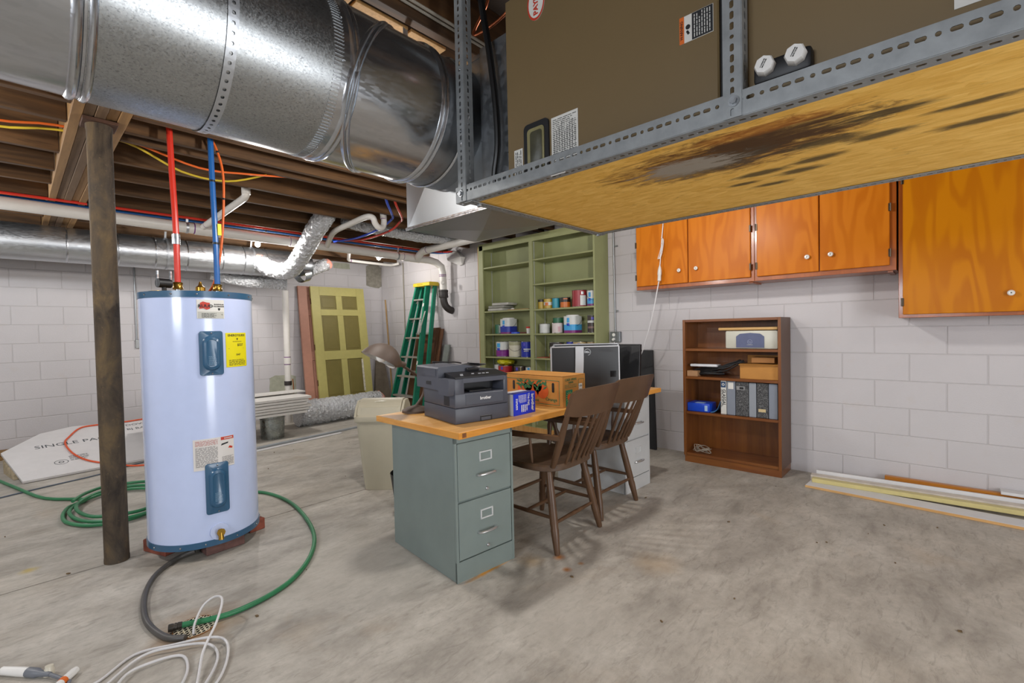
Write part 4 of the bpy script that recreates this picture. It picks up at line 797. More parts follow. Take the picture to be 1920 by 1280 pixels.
t = thing('desk_board', 'thick varnished wood desk board spanning the two filing cabinets', 'desk', (1.424, 1.682, .719), -R(.85)); MB().mm(.003, 2.072, .003, .752, .0, .033, .003).obj('board', M_TOP, t, False)
MB().mm(0, 2.075, 0, .004, .0005, .0325, .001).obj('front_edge', M_TOPE, t, False); MB().mm(0, .004, .004, .754, .0005, .0325, .001).obj('side_edge', wood('desk_pine_end', '#d28c32', '#e2a552', 'Y', 1.1, .45, .1), t, False)
MB().mm(.02, .045, -.0008, .0, .006, .028).obj('worn_spot', plain('worn_brown', '#7d4c26', .7, var=.2, vs=40), t, False)
ZD = .7525

# ------------------------------------------------------------------ chairs
M_CH = plain('chair_brown_paint', '#573d28', .42, var=.14, vs=9, bump=.1); M_CHS = plain('chair_seat_worn', '#523c2a', .5, var=.3, vs=22, bump=.15)
def chair(label, x, y, rz, seed):
    t = thing('windsor_armchair', label, 'chair', (x, y, 0), rz, 'brown spindle back armchairs'); k = dict(parent=t, world=False); ZS_ = .435
    poly = []
    for i in range(40):
        a = 2*PI*i/40; c, s = math.cos(a), math.sin(a); n = 3.4; r = (abs(c)**n+abs(s)**n)**(-1/n); w = .245-.02*(s > 0)*s; poly.append((r*c*w, r*s*.235))
    b = MB(); b.loft([[(px*.93, py*.93, ZS_-.0) for px, py in poly], [(px, py, ZS_+.008) for px, py in poly], [(px, py, ZS_+.032) for px, py in poly], [(px*.97, py*.97, ZS_+.04) for px, py in poly], [(px*.7, py*.7, ZS_+.033) for px, py in poly], [(px*.3, py*.3, ZS_+.03) for px, py in poly]]); b.obj('seat', M_CHS, **k)
    lp = [(0, .014), (.03, .0165), (.28, .0235), (.32, .021), (.36, .0235), (.75, .0225), (1, .018)]
    F = {}
    for nm, bx, by, tx, ty in (('rl', -.232, -.245, -.17, -.15), ('rr', .232, -.235, .17, -.15), ('fl', -.225, .215, -.17, .15), ('fr', .225, .215, .17, .15)):
        F[nm] = (Vector((bx, by, .001)), Vector((tx, ty, ZS_+.004))); MB().turn(*F[nm], lp).obj('leg', M_CH, **k)
    at = lambda n, f: F[n][0].lerp(F[n][1], f); sp = [(0, .009), (.5, .0125), (1, .009)]
    for a, b_, f in (('rl', 'fl', .42), ('rr', 'fr', .42), ('fl', 'fr', .52), ('rl', 'rr', .36)): MB().turn(at(a, f), at(b_, f), sp, 10).obj('stretcher', M_CH, **k)
    MB().turn(at('rl', .42).lerp(at('fl', .42), .5), at('rr', .42).lerp(at('fr', .42), .5), sp, 10).obj('stretcher', M_CH, **k)
    zr0, zr1 = .762, .922; yr = lambda u: -.325-.055*(1-u*u); xr = .222
    for s in (-1, 1):
        b = MB(); b.turn((s*.19, -.195, ZS_+.03), (s*xr*.96, yr(.96)+.005, zr0+.03), [(0, .014), (.1, .018), (.45, .021), (.8, .016), (1, .013)]); b.obj('back_post', M_CH, **k)
    for i in range(5):
        u = (-2+i)/3; MB().turn((u*.16, -.215-.012*(1-u*u), ZS_+.03), (u*.19, yr(u)+.003, zr0+.02), [(0, .008), (.3, .0105), (.7, .0085), (1, .007)], 10).obj('spindle', M_CH, **k)
    b = MB(); rows_ = []
    for i in range(17):
        u = -1+2*i/16; ed = max(0, abs(u)-.8)/.2; top = zr1-.012*abs(u)**2-.014*ed*ed; lo = zr0+.012*ed; th = .0115; y = yr(u); tl = -.048
        rows_.append([(u*.245, y-th, lo), (u*.245, y+th, lo), (u*.245, y+th+tl, top), (u*.245, y-th*.6+tl, top+.002)])
    b.loft(rows_); b.obj('crest_rail', M_CH, **k)
    for s in (-1, 1):
        b = MB(); rows_ = []
        for i in range(9):
            f = i/8; y = -.27+.46*f; x_ = s*(.212+.03*f); w = .016+.012*f-.012*max(0, f-.85)/.15; z = .642-.012*f; rows_.append([(x_-w, y, z-.013), (x_+w, y, z-.013), (x_+w, y, z+.01), (x_, y, z+.014), (x_-w, y, z+.01)])
        b.loft(rows_); b.obj('arm', M_CH, **k)
        MB().turn((s*.195, .12, ZS_+.03), (s*.235, .14, .622), [(0, .013), (.3, .019), (.5, .013), (.8, .018), (1, .012)]).obj('arm_post', M_CH, **k); MB().turn((s*.205, -.06, ZS_+.03), (s*.224, -.06, .626), [(0, .007), (.5, .0095), (1, .007)], 10).obj('arm_spindle', M_CH, **k)
    return t
chair('brown spindle back armchair beside the grey green filing cabinet', 2.215, 1.80, R(1.5), 1)
chair('brown spindle back armchair beside the pale grey filing cabinet', 2.775, 1.855, -R(1), 2)

# ------------------------------------------------------------------ on the desk
M_PR = plain('printer_charcoal', '#4a4d57', .45, var=.03); M_PRD = plain('printer_black', '#1a1a1d', .4, var=.05); M_PRW = plain('print_white', '#e4e4e4', .5, var=0)
t = thing('laser_printer', 'charcoal multifunction laser printer standing on the desk', 'printer', (1.538, 1.842, ZD), -R(11)); k = dict(parent=t, world=False); W, D = .335, .37
b = MB(); b.mm(0, W, 0, D, 0, .082, .006, 2); b.obj('paper_tray', M_PR, **k)
b = MB(); b.mm(0, W, 0, D, .0825, .158, .006, 2); b.obj('lower_body', M_PR, **k); b = MB(); b.mm(0, .058, .0, D, .15, .236, .006, 2); b.mm(W-.03, W, 0, D, .15, .236, .008, 2); b.mm(.05, W-.02, .12, D, .15, .236); b.mm(.05, W-.02, .0, .13, .21, .236, .002); b.obj('upper_body', M_PR, **k)
MB().mm(.058, W-.03, .11, .125, .158, .21).obj('output_cavity', M_PRD, **k)
b = MB(); b.mm(.10, .24, .02, .1, .159, .168, .002); b.obj('output_flap', M_PRD, **k)
d = MB().mm(.062, W-.034, -.003, .004, .094, .152, .002).obj('toner_door', M_PR, **k); text('brand_lettering', 'brother', .022, M_PRW, d, (.185, -.0036, .124), (1, 0, 0), (0, 0, 1), world=False, bold=.0006)
d = MB().mm(.15, .225, -.002, .008, .0, .030, .001).obj('tray_handle', M_PRD, **k); MB().mm(.155, .215, -.004, -.002, .004, .02, .001).obj('handle_recess', M_PR, d, False)
cp = MB(); cp.prism([(.0, .236), (.0, .244), (.115, .262), (.115, .236)], 'X', .004, W-.002); cp = cp.obj('control_panel', M_PRD, **k)
MB().box((.17, .10, .268), (.075, .02, .022), (.35, 0, 0), .003).obj('display', M_PRD, cp, False)
b = MB()
for x_, y_ in ((.06, .03), (.07, .05), (.14, .05), (.18, .045), (.205, .045), (.23, .045)): b.box((x_, y_, .244+y_*.157+.001), (.016, .006, .002), (.155, 0, 0))
b.obj('panel_buttons', plain('button_grey', '#b9bbbf', .5, var=0), cp, False)
b = MB(); b.prism([(-.034, .172), (-.034, .285), (-.028, .293), (.13, .297), (.16, .292), (.215, .268), (W, .262), (W, .238), (.003, .238), (.003, .172)], 'Y', .118, D+.012); b.obj('scanner_lid', M_PR, **k)
b = MB(); b.prism([(.012, .15), (.0, .19), (.0, .236), (.118, .236), (.118, .15)], 'X', -.034, .001); b.obj('side_wing', M_PR, **k)
MB().mm(-.0355, -.033, .14, D-.04, .245, .282).obj('adf_cover', M_PR, **k); MB().mm(-.0355, -.033, .2, .26, .195, .215, .001).obj('side_port', M_PRD, **k); MB().mm(-.001, .001, .06, .12, .09, .14).obj('vent_grille', M_PRD, **k)
b = MB(); b.box((.235, .24, .283), (.11, .17, .006), (0, -.12, 0), .002); b.box((.27, .22, .292), (.05, .12, .006), (0, .1, .1), .002); b.obj('document_tray', M_PRD, **k)
b = MB(); b.tube(cr([(.06, .34, .302), (.02, .28, .312), (.07, .24, .31), (.14, .25, .306), (.2, .28, .296)], 6), .004, 8); tag(b.obj('printer_cord', M_DARK, None), 'thin black cord looped on top of the printer', 'cord'); o = bpy.data.objects['printer_cord']; m_ = XF[t.name] @ Matrix.Translation(o.location); o.matrix_world = m_; 
M_TB = plain('toner_blue', '#1531c8', .4, var=.03); M_TW = plain('toner_grey', '#c3c3c6', .5, var=.03)
t = thing('toner_box', 'blue toner carton leaning by the printer on the desk', 'box', (1.894, 1.762, ZD), R(1)); k = dict(parent=t, world=False); MB().mm(0, .19, .002, .11, 0, .122, .001).obj('carton', M_TW, **k); f = MB().mm(.0, .19, .0, .003, 0, .122).obj('front_panel', M_TB, **k); MB().mm(.0, .19, .0, .05, .1215, .1232).obj('top_panel', plain('toner_blue_dark', '#2a3486', .4, var=.1, vs=30), **k)
text('brand_lettering', 'brother', .031, M_PRW, f, (.165, -.0008, .061), (0, 0, -1), (1, 0, 0), world=False, bold=.001); text('model_lettering', 'TN-760', .022, M_PRW, f, (.128, -.0008, .082), (0, 0, -1), (1, 0, 0), world=False, bold=.0004)
rows('fine_print', M_PRW, f, (.075, -.0008, .09), (0, 0, -1), (1, 0, 0), .045, .07, 8, .4, 2, world=False); rows('fine_print', M_PRW, f, (.09, -.0008, .035), (0, 0, -1), (1, 0, 0), .04, .06, 4, .6, 3, world=False); rows('fine_print', M_PRW, f, (.025, -.0008, .055), (0, 0, -1), (1, 0, 0), .08, .018, 2, .6, 4, world=False)
M_BOX = plain('cardboard_tan', '#b9803a', .7, var=.06); M_GRN = plain('print_green', '#2f6a44', .7, var=.1); M_TEAL = plain('print_teal', '#1f7a58', .7, var=.05); M_ORN = plain('print_orange', '#cf5a20', .7, var=.15, vs=20)
cx0, cx1, cy0, cy1, cz0, cz1 = 2.27, 2.512, 1.702, 2.19, ZD, ZD+.193
t = thing('fruit_carton', 'tan orange carton printed with oranges on the desk', 'box', ((cx0+cx1)/2, (cy0+cy1)/2, ZD)); MB().mm(cx0, cx1, cy0, cy1, cz0, cz1-.004, .002).obj('carton_body', M_BOX, t)
MB().box(((cx0+cx1)/2-.06, (cy0+cy1)/2, cz1-.001), (.119, cy1-cy0, .003), (0, .02, 0)).obj('top_flap', M_BOX, t); MB().box(((cx0+cx1)/2+.06, (cy0+cy1)/2, cz1-.0015), (.119, cy1-cy0, .003), (0, -.015, 0)).obj('top_flap', M_BOX, t)
S_ = cx0-.0006; Sf = cy0-.0006                        # printed long side (faces -x) and end (faces -y)
def frame(name, m, axis, a0, a1, z0, z1, w, s):
    b = MB(); 
    for q in ((a0, a1, z0, z0+w), (a0, a1, z1-w, z1), (a0, a0+w, z0, z1), (a1-w, a1, z0, z1)):
        if axis == 'x': b.mm(s-.0004, s, q[0], q[1], q[2], q[3])
        else: b.mm(q[0], q[1], s-.0004, s, q[2], q[3])
    return b.obj(name, m, t)
frame('printed_frame', M_GRN, 'x', cy0+.025, cy1-.02, cz0+.012, cz1-.028, .003, S_); frame('printed_frame', M_ORN, 'x', cy0+.034, cy1-.03, cz0+.02, cz1-.036, .002, S_)
b = MB()
for y_, z_, r_ in ((2.02, .095, .05), (1.94, .09, .05), (1.86, .095, .048), (1.98, .12, .035), (1.90, .12, .035)): b.cyl((S_-.0002, y_, cz0+z_), (S_-.0008, y_, cz0+z_), r_, seg=22)
b.obj('printed_oranges', M_ORN, t); b = MB(); rnd = random.Random(3)
for i in range(34):
    y_, z_ = rnd.uniform(1.83, 2.07), cz0+rnd.uniform(.105, .155); a = rnd.uniform(0, 6.3); l = .022; p = Vector((S_-.0012-.0001*i*.2, y_, z_)); d1 = Vector((0, math.cos(a), math.sin(a))); d2 = Vector((0, -d1.z, d1.y)); b.bm.faces.new(b.ring([p-d1*l, p+d2*l*.3, p+d1*l, p-d2*l*.3]))
b.obj('printed_leaves', M_GRN, t); text('carton_lettering', 'Orange', .03, M_GRN, t, (S_-.0008, 1.79, cz0+.045), (0, -1, 0), (0, 0, 1)); text('carton_lettering', 'CALIF-ORANGE', .02, M_GRN, t, (S_-.0008, 1.96, cz0+.032), (0, -1, 0), (0, 0, 1))
for y_ in (2.105, 1.775): MB().prism(rr_poly(y_-.009, y_+.009, cz0+.09, cz0+.15, .008), 'X', S_-.0014, S_-.0006).obj('hand_hole', M_DARK, t)
text('carton_lettering', 'CALIF-ORNG', .021, M_GRN, t, (cx0+.085, Sf-.0006, cz1-.025), (1, 0, 0), (0, 0, 1)); text('carton_lettering', 'ORNG', .018, M_GRN, t, (cx0+.085, Sf-.0006, cz1-.043), (1, 0, 0), (0, 0, 1)); rows('fine_print', M_GRN, t, (cx0+.085, Sf-.0002, cz1-.065), (1, 0, 0), (0, 0, 1), .13, .025, 3)
frame('printed_frame', M_GRN, 'y', cx0+.165, cx0+.225, cz0+.12, cz0+.165, .002, Sf); w_ = MB().mm(cx0+.03, cx0+.10, Sf-.0006, Sf, cz0+.005, cz0+.105).obj('sun_panel', M_TEAL, t)
b = MB(); sc_ = (cx0+.068, cz0+.06); b.cyl((sc_[0], Sf-.0006, sc_[1]), (sc_[0], Sf-.0012, sc_[1]), .021, seg=22); b.obj('sun_disc', M_ORN, w_); b = MB()
for i in range(14): a = 2*PI*i/14; b.box((sc_[0]+math.cos(a)*.029, Sf-.001, sc_[1]+math.sin(a)*.029), (.012, .0006, .002), (0, -a, 0))
b.obj('sun_rays', plain('print_yellow', '#d9c36a', .7, var=0), w_)
st_ = MB().mm(cx0+.168, cx0+.205, Sf-.0012, Sf-.0004, cz0+.085, cz0+.135).obj('white_sticker', M_LABEL, t); text('sticker_lettering', '120', .018, M_INK, st_, (cx0+.186, Sf-.0014, cz0+.12), (1, 0, 0), (0, 0, 1)); text('sticker_lettering', 'box', .016, M_INK, st_, (cx0+.186, Sf-.0014, cz0+.098), (1, 0, 0), (0, 0, 1))
# monitors
M_MB = plain('monitor_black', '#0e0f12', .4, var=.1, vs=6); M_MS = plain('monitor_silver', '#a3a5a8', .35, .3, var=.04); M_SCR = plain('screen_glass', '#08080a', .12, var=0)
def monitor(label, p0, p1, z0, z1, lean, silver, logo, th=.035):
    p0, p1 = Vector(p0), Vector(p1); d = p1-p0; W = d.length; t = thing('monitor', label, 'monitor', (p0.x, p0.y, z0), math.atan2(d.y, d.x)); k = dict(parent=t, world=False); H_ = z1-z0
    M = Matrix.Rotation(lean, 4, 'X')
    def add(nm, m, *q, bev=0, par=None):
        b = MB(); b.mm(*q, bev); b.bm.transform(M); return b.obj(nm, m, par or t, False)
    add('housing', M_MB, .004, W-.004, .004, th, .004, H_-.004, bev=.004)
    for q in ((0, W, 0, .012), (0, W, H_-.01, H_), (0, .01, 0, H_), (W-.01, W, 0, H_)): add('bezel', M_MS if silver else M_MB, q[0], q[1], .0, th+.002, q[2], q[3], bev=.002)
    add('screen', M_SCR, .014, W-.014, th, th+.001, .016, H_-.014)
    if logo:
        b = MB(); n = 8; b.loft([[(W*.335+.012*math.sin(i/n*1.6), -.012, H_*i/n), (W*.45+.014*math.sin(i/n*1.6), -.012, H_*i/n), (W*.45+.014*math.sin(i/n*1.6), .003, H_*i/n), (W*.335+.012*math.sin(i/n*1.6), .003, H_*i/n)] for i in range(n+1)]); b.bm.transform(M); b.obj('back_column', M_MS, t, False)
        b = MB(); c_ = Vector((W*.535, -.001, H_*.86)); b.bm.transform(M); rr_ = []
        for s_ in (.026, .0235): rr_.append([(c_.x+math.cos(a)*s_, .0025, c_.z+math.sin(a)*s_) for a in [R(-80+26*i/1.4) for i in range(14)]])
        b.loft(rr_, False, False); b.bm.transform(M); b.obj('logo_ring', M_MS, t, False); text('logo_lettering', 'DELL', .019, M_MS, t, M @ Vector((c_.x-.004, .0025, c_.z)), (1, 0, 0), M.to_3x3() @ Vector((0, 0, 1)), world=False, bold=.0008)
        rows('vent_slots', plain('vent_dots', '#2b2c30', .6, var=0), t, M @ Vector((W*.82, .0028, H_*.9)), (1, 0, 0), M.to_3x3() @ Vector((0, 0, 1)), W*.2, .03, 3, .4, 4, world=False)
        add('cable_port', M_SCR, W*.86, W*.95, .002, .005, H_*.28, H_*.42)
    return t
monitor('black monitor with silver rim showing its round logo on the back', (2.88, 2.27), (3.265, 1.88), ZD, 1.098, -.02, True, True)
monitor('black monitor with silver edge standing behind the logo monitor', (3.01, 2.345), (3.375, 1.955), ZD, 1.112, .03, True, False)
monitor('plain black monitor leaning at the wall end of the desk', (3.445, 2.36), (3.475, 1.83), ZD, 1.10, -.10, False, False, .03)
t = thing('computer_mouse', 'dark computer mouse with coiled cord at the end of desk', 'mouse', (3.44, 1.74, ZD)); MB().sphere((3.43, 1.76, ZD+.013), .03, 14, (1.4, .8, .42)).obj('mouse_body', M_DARK, t); MB().tube(cr([(3.40, 1.78, ZD+.006), (3.36, 1.76, ZD+.006), (3.33, 1.80, ZD+.012), (3.37, 1.83, ZD+.006), (3.33, 1.86, ZD+.006), (3.26, 1.84, ZD+.006)], 5), .0035, 6).obj('mouse_cord', M_DARK, t)
# desk lamp
M_LB = plain('lamp_brown_metal', '#54463c', .6, .1, var=.1); M_LI = plain('lamp_inner_white', '#c9c6c0', .4, var=.04)
t = thing('desk_lamp', 'brown gooseneck desk lamp with bell shade on the desk corner', 'lamp', (1.66, 2.36, ZD))
MB().lathe([(.085, 0), (.085, .012), (.06, .026), (.03, .034), (.012, .04)], (1.66, 2.355, ZD), seg=28).obj('lamp_base', M_LB, t)
sS, sC, sN = Vector((1.525, 2.32, 1.055)), Vector((1.378, 2.30, 1.088)), Vector((-.46, .10, -.88)).normalized(); ax0 = (sC-sS).normalized()
MB().tube(cr([(1.66, 2.355, ZD+.035), (1.72, 2.36, ZD+.10), (1.715, 2.35, ZD+.17), (1.64, 2.335, .985), sS-ax0*-.005], 6), .008, 10).obj('lamp_neck', M_LB, t)
MB().turn(sS-ax0*.045, sS+ax0*.02, [(0, .012), (.3, .018), (.5, .016), (.7, .022), (1, .024)], 14).obj('lamp_socket', M_LB, t)
def bell(f, name, m):
    b = MB(); rings = []
    for k_ in range(11):
        q = k_/10; c = sS.lerp(sC, q) + Vector((0, 0, .030*math.sin(PI*min(q*1.0, 1)))); nrm = (ax0.lerp(sN, q**1.3)).normalized(); rad = (.024+.076*math.sin(PI/2*q)**1.1)*f
        u = nrm.cross(Vector((.682, -.731, .1))).normalized(); w = nrm.cross(u); rings.append([c+(u*math.cos(a)+w*math.sin(a))*rad for a in [2*PI*i/30 for i in range(30)]])
    b.loft(rings, True, False); return b.obj(name, m, t, sharp=60)
bell(1, 'lamp_shade', M_LB); bell(.965, 'shade_lining', M_LI)
MB().sphere(sC+Vector((.02, .0, .012)), .03, 14).obj('bulb', M_PORC, t)

# ------------------------------------------------------------------ bins, ladder and boards behind the desk
M_BIN = plain('bin_beige', '#bdb59e', .4, var=.03)
t = thing('swing_bin', 'beige plastic swing top rubbish bin beside the desk', 'bin', (2.02, 3.315, 0), -R(47)); k = dict(parent=t, world=False)
def rrect(w, d, r, z, n=5):
    pts = []
    for sx, sy, a0 in ((1, 1, 0), (-1, 1, 90), (-1, -1, 180), (1, -1, 270)):
        for i in range(n+1): a = R(a0+90*i/n); pts.append((sx*(w/2-r)+r*math.cos(a), sy*(d/2-r)+r*math.sin(a), z))
    return pts
MB().loft([rrect(.27, .21, .04, 0), rrect(.28, .22, .04, .008), rrect(.375, .28, .045, .555)]).obj('bin_body', M_BIN, **k)
MB().loft([rrect(.40, .305, .05, .545), rrect(.405, .31, .05, .552), rrect(.40, .305, .05, .585), rrect(.385, .29, .05, .592), rrect(.37, .275, .05, .61), rrect(.345, .245, .05, .655)]).obj('lid_collar', M_BIN, **k)
b = MB(); pr2 = [(-.14, .60), (-.125, .64), (-.085, .685), (-.03, .71), (.03, .71), (.085, .685), (.125, .64), (.14, .60)]; b.prism(pr2, 'X', -.168, .168); b.obj('swing_flap', M_BIN, **k)
for s_ in (-1, 1): MB().prism([(-.15, .585), (-.11, .65), (-.05, .70), (.05, .70), (.11, .65), (.15, .585)], 'X', s_*.172, s_*.19).obj('lid_cheek', M_BIN, **k)
b = MB(); b.sphere((0, -.06, .692), .05, 16, (1, .5, .16)); b.obj('push_pad', plain('bin_pad', '#c9c3ae', .25, var=.02), **k)
tag(MB().lathe([(.10, 0), (.135, .3), (.138, .3), (.136, .29), (.1, .006), (.001, .006)], (1.80, 2.63, .0005), seg=24, caps=False).obj('waste_basket', M_DARK), 'small black wastebasket behind the grey green cabinet', 'bin')
M_FIB = plain('ladder_green', '#0f7a5e', .4, var=.1, vs=20); M_LAL = plain('ladder_aluminium', '#b3b1aa', .4, .6, var=.1, vs=20); M_LY = plain('ladder_yellow', '#cdb32f', .5, var=.08)
t = thing('step_ladder', 'green fiberglass folded step ladder leaning on the block wall', 'ladder', (3.95, 6.0, 0))
yl0, yl1, yr0, yr1 = 6.33, 6.02, 5.72, 5.72           # left rail bottom/top, right rail bottom/top (y)
xb, xt, zt = 3.96, 4.33, 1.95
def rail(nm, y0, y1, x0, x1, m, w=.07, d=.028):
    a, b_ = Vector((x0, y0, .002)), Vector((x1, y1, zt)); ax_ = (b_-a).normalized(); u = Vector((0, 1, 0)); u = (u-ax_*u.dot(ax_)).normalized(); v = ax_.cross(u); b = MB()
    sec_ = [(-d/2, -w/2), (d/2, -w/2), (d/2, -w/2+.006), (-d/2+.005, -w/2+.006), (-d/2+.005, w/2-.006), (d/2, w/2-.006), (d/2, w/2), (-d/2, w/2)]
    b.loft([[p+u*q[0]*(1 if y0 > 6 else -1)*-1+v*q[1] for q in sec_] for p in (a, b_)]); return b.obj(nm, m, t)
rail('front_rail', 6.30, 6.00, xb, xt, M_FIB, .085, .035); rail('front_rail', 5.68, 5.76, xb, xt, M_FIB, .085, .035); rail('rear_rail', 6.24, 5.97, xb+.13, xt+.075, M_FIB, .06, .03); rail('rear_rail', 5.62, 5.68, xb+.13, xt+.075, M_FIB, .06, .03)
for i in range(6):
    z = .28+.29*i; f = z/zt; ya, yb_ = 6.30+(6.0-6.30)*f-.02, 5.68+(5.76-5.68)*f+.02; x_ = xb+(xt-xb)*f; st2 = MB().mm(x_-.045, x_+.045, yb_, ya, z-.012, z+.012, .003).obj('step', M_LAL, t)
    for y_, s_ in ((ya, -1), (yb_, 1)): MB().box((x_, y_+s_*.03, z-.03), (.02, .07, .004), (s_*.75, 0, 0)).obj('step_brace', M_LAL, st2)
    if i in (1, 3): MB().mm(x_+.12, x_+.14, yb_-.04, ya-.05, z+.05, z+.075).obj('rear_brace', M_LAL, t)
tc = MB(); tc.prism([(4.26, zt-.015), (4.26, zt+.03), (4.275, zt+.04), (4.43, zt+.04), (4.44, zt+.03), (4.44, zt-.015)], 'Y', 5.63, 6.04); tc = tc.obj('top_cap', M_LY, t); rows('cap_print', plain('print_brown', '#6a4a2a', .6, var=0), tc, (4.2585, 5.86, zt+.01), (0, -1, 0), (0, 0, 1), .14, .025, 2)
for f, h_ in ((.86, .11), (.68, .2), (.42, .13)):
    x_ = xb+(xt-xb)*f; y_ = 5.68+.08*f; MB().box((x_-.042, y_-.0, zt*f), (.002, .028, h_), (0, .24, 0)).obj('warning_sticker', M_LABEL, t)
for s_ in (0, 1): MB().tube([(4.12, 5.73+.02*s_, 1.2), (4.23, 5.70+.01*s_, 1.55)], .006, 6).obj('spreader_bar', M_LAL, t)
M_BR = wood('brown_board', '#4d2f1c', '#6b4529', 'Z', .8, .55)
for i, (y0, y1, h_, lab) in enumerate(((5.86, 6.22, 1.22, 'widest brown stained board leaning behind the ladder'), (5.70, 5.86, 1.30, 'tall brown stained board leaning beside the ladder'), (5.63, 5.695, 1.30, 'narrow brown stained board leaning beside the ladder'), (5.545, 5.62, 1.28, 'brown stained board with broken edge by the grey plank'))):
    b = MB(); b.prism([(4.16-.0*i, .003), (4.18, .003), (4.455, h_), (4.435, h_)], 'Y', y0, y1); tag(b.obj('stained_board', M_BR), lab, 'board')
b = MB(); b.prism([(4.20, .003), (4.222, .003), (4.46, 1.04), (4.438, 1.04)], 'Y', 5.41, 5.53); tag(b.obj('grey_plank', plain('grey_plank_paint', '#7c827d', .7, var=.12)), 'short grey painted plank leaning on the wall by the green shelf', 'board')
# ------------------------------------------------------------------ green shelf unit and its cans
M_GS = plain('shelf_green_paint', '#949769', .5, var=.07, vs=4, bump=.05); M_GSB = plain('shelf_green_back', '#999d70', .55, var=.08, vs=3); M_EDGE = wood('raw_pine_edge', '#b07d3e', '#c9985a', 'Z')
SX0, SX1 = 4.212, XR-.003; SYR, SYL, SYM0, SYM1, SZT = 2.708, 4.50, 3.572, 3.625, 2.34
t = thing('shelf_unit', 'tall olive green two bay shelf unit against the right wall', 'shelf', (4.35, 3.6, 0))
MB().mm(SX0, SX1, SYR, SYR+.02, 0, SZT, .001).obj('side_panel', M_GS, t); MB().mm(SX0, SX1, SYL-.02, SYL, 0, SZT, .001).obj('side_panel', M_GS, t); MB().mm(SX0, SX1, SYM0, SYM1, 0, SZT, .001).obj('divider', M_GS, t)
MB().mm(SX1-.012, SX1, SYR+.02, SYL-.02, .0, SZT).obj('back_panel', M_GSB, t); MB().mm(SX0-.003, SX0+.018, SYL-.085, SYL, 0, SZT, .001).obj('face_stile', M_GS, t); MB().mm(SX0-.004, SX0+.018, SYL, SYL+.008, 0, SZT).obj('raw_edge', M_EDGE, t)
MB().mm(SX0, SX1, SYR, SYL, SZT, SZT+.022).obj('top_panel', M_GS, t); MB().mm(SX0-.003, SX0+.015, SYR+.02, SYL-.02, SZT-.06, SZT).obj('fascia', M_GS, t)
MB().mm(SX0-.001, SX0+.015, SYR+.02, SYL-.02, 0, .07).obj('kick_board', M_EDGE, t)
LZ = [2.055, 1.487, 1.192, .90, .60, .075]; RZ = [2.068, 1.776, 1.478, 1.19, .90, .60, .075]
for z in LZ: MB().mm(SX0+.004, SX1-.013, SYM1+.001, SYL-.021, z-.018, z, .001).obj('shelf_board', M_GS, t)
for z in RZ: MB().mm(SX0+.004, SX1-.013, SYR+.021, SYM0-.001, z-.018, z, .001).obj('shelf_board', M_GS, t)
for y in (SYL-.024, SYM0-.003):
    for x in (SX0+.035, SX1-.05): MB().mm(x-.007, x+.007, y, y+.003, .1, SZT-.06).obj('shelf_standard', plain('standard_steel', '#b4b7b0', .45, .3, var=.05), t)
def canm(name, c, r=.35, metal=0): return plain('can_'+name, c, r, metal, var=.05, vs=20)
M_TIN = galv('can_tin', '#b7b8b8', .3, .05, 30)
def can(label, y, w, z, h, bands, x=4.33, handle=False, lid='tin', mark=None, sq=False, group=None):
    r = w/2; t = thing('paint_can', label, 'paint can', (x, y, z), 0, group); zb = 0; z += .0005
    for i, (f, m) in enumerate(bands):      # bottom to top
        b = MB()
        if sq: b.loft([[(x+p[0], y+p[1], z+q) for p in rrect(w, w*.9, r*.5, 0)[:]] for q in (zb*h, (zb+f)*h)])
        else: b.lathe([(r, zb*h), (r, (zb+f)*h)], (x, y, z), seg=28)
        b.obj('label_band' if len(bands) > 1 else 'can_body', m, t); zb += f
    if not sq:
        MB().lathe([(r+.0005, h-.004), (r+.0025, h-.002), (r+.0015, h+.001), (r*.9, h), (r*.88, h-.006), (.001, h-.006)], (x, y, z), seg=28, caps=False).obj('rim', M_TIN, t); MB().lathe([(r, 0), (r+.0018, .001), (r+.0005, .005)], (x, y, z), seg=28, caps=False).obj('bottom_rim', M_TIN, t)
    else: MB().lathe([(r*.8, 0), (r*.82, .012), (r*.7, .016)], (x, y, z+h), seg=24).obj('lid', M_WHITE, t)
    fd = Vector((-.80, -.60, 0)).normalized(); rt = Vector((0, 0, 1)).cross(-fd).normalized()*-1; rt = Vector((fd.y, -fd.x, 0))*-1
    if mark:
        for (du, dz, mw, mh, m) in mark:
            b = MB(); n = 5
            for (q0, q1) in [(i/n, (i+1)/n) for i in range(n)]:
                vs = []
                for q, zz in ((q0, -1), (q1, -1), (q1, 1), (q0, 1)):
                    a = (du+(q-.5)*mw)/r; d = fd*math.cos(a)+rt*math.sin(a); vs.append(Vector((x, y, z+dz*h+zz*mh/2))+d*(r+.0012 if not sq else r*1.02))
                b.quad(*vs)
            b.obj('label_mark', m, t)
    if handle:
        q = []
        for i in range(13): a = PI*i/12; d = fd*math.sin(a)+rt*math.cos(a)*-1; q.append(Vector((x, y, z+h*.80-h*.42*math.sin(a)))+d*(r+.004))
        MB().tube(q, .0016, 6).obj('wire_handle', M_DARK, t)
    return t
cW, cCy, cMa, cBl, cRe, cTan, cBk, cDb, cGr, cYe, cOr, cTe = (canm('white', '#cfd1cd'), canm('cyan', '#3f9fd6'), canm('magenta', '#7c2a74'), canm('blue', '#25379c'), canm('red', '#93242c'), canm('tan', '#b09a6a'), canm('black', '#26211f'), canm('brown', '#3d302c'), canm('green', '#2f6b4c'), canm('yellow', '#b89a3a'), canm('orange', '#c86a20'), canm('teal', '#2a8fa3'))
cVio = canm('violet', '#5148b0'); cRB = canm('royal', '#2c4fc8')
LOGO = [(-.45, .72, .05, .06, cCy), (-.45, .5, .04, .03, cRB)]
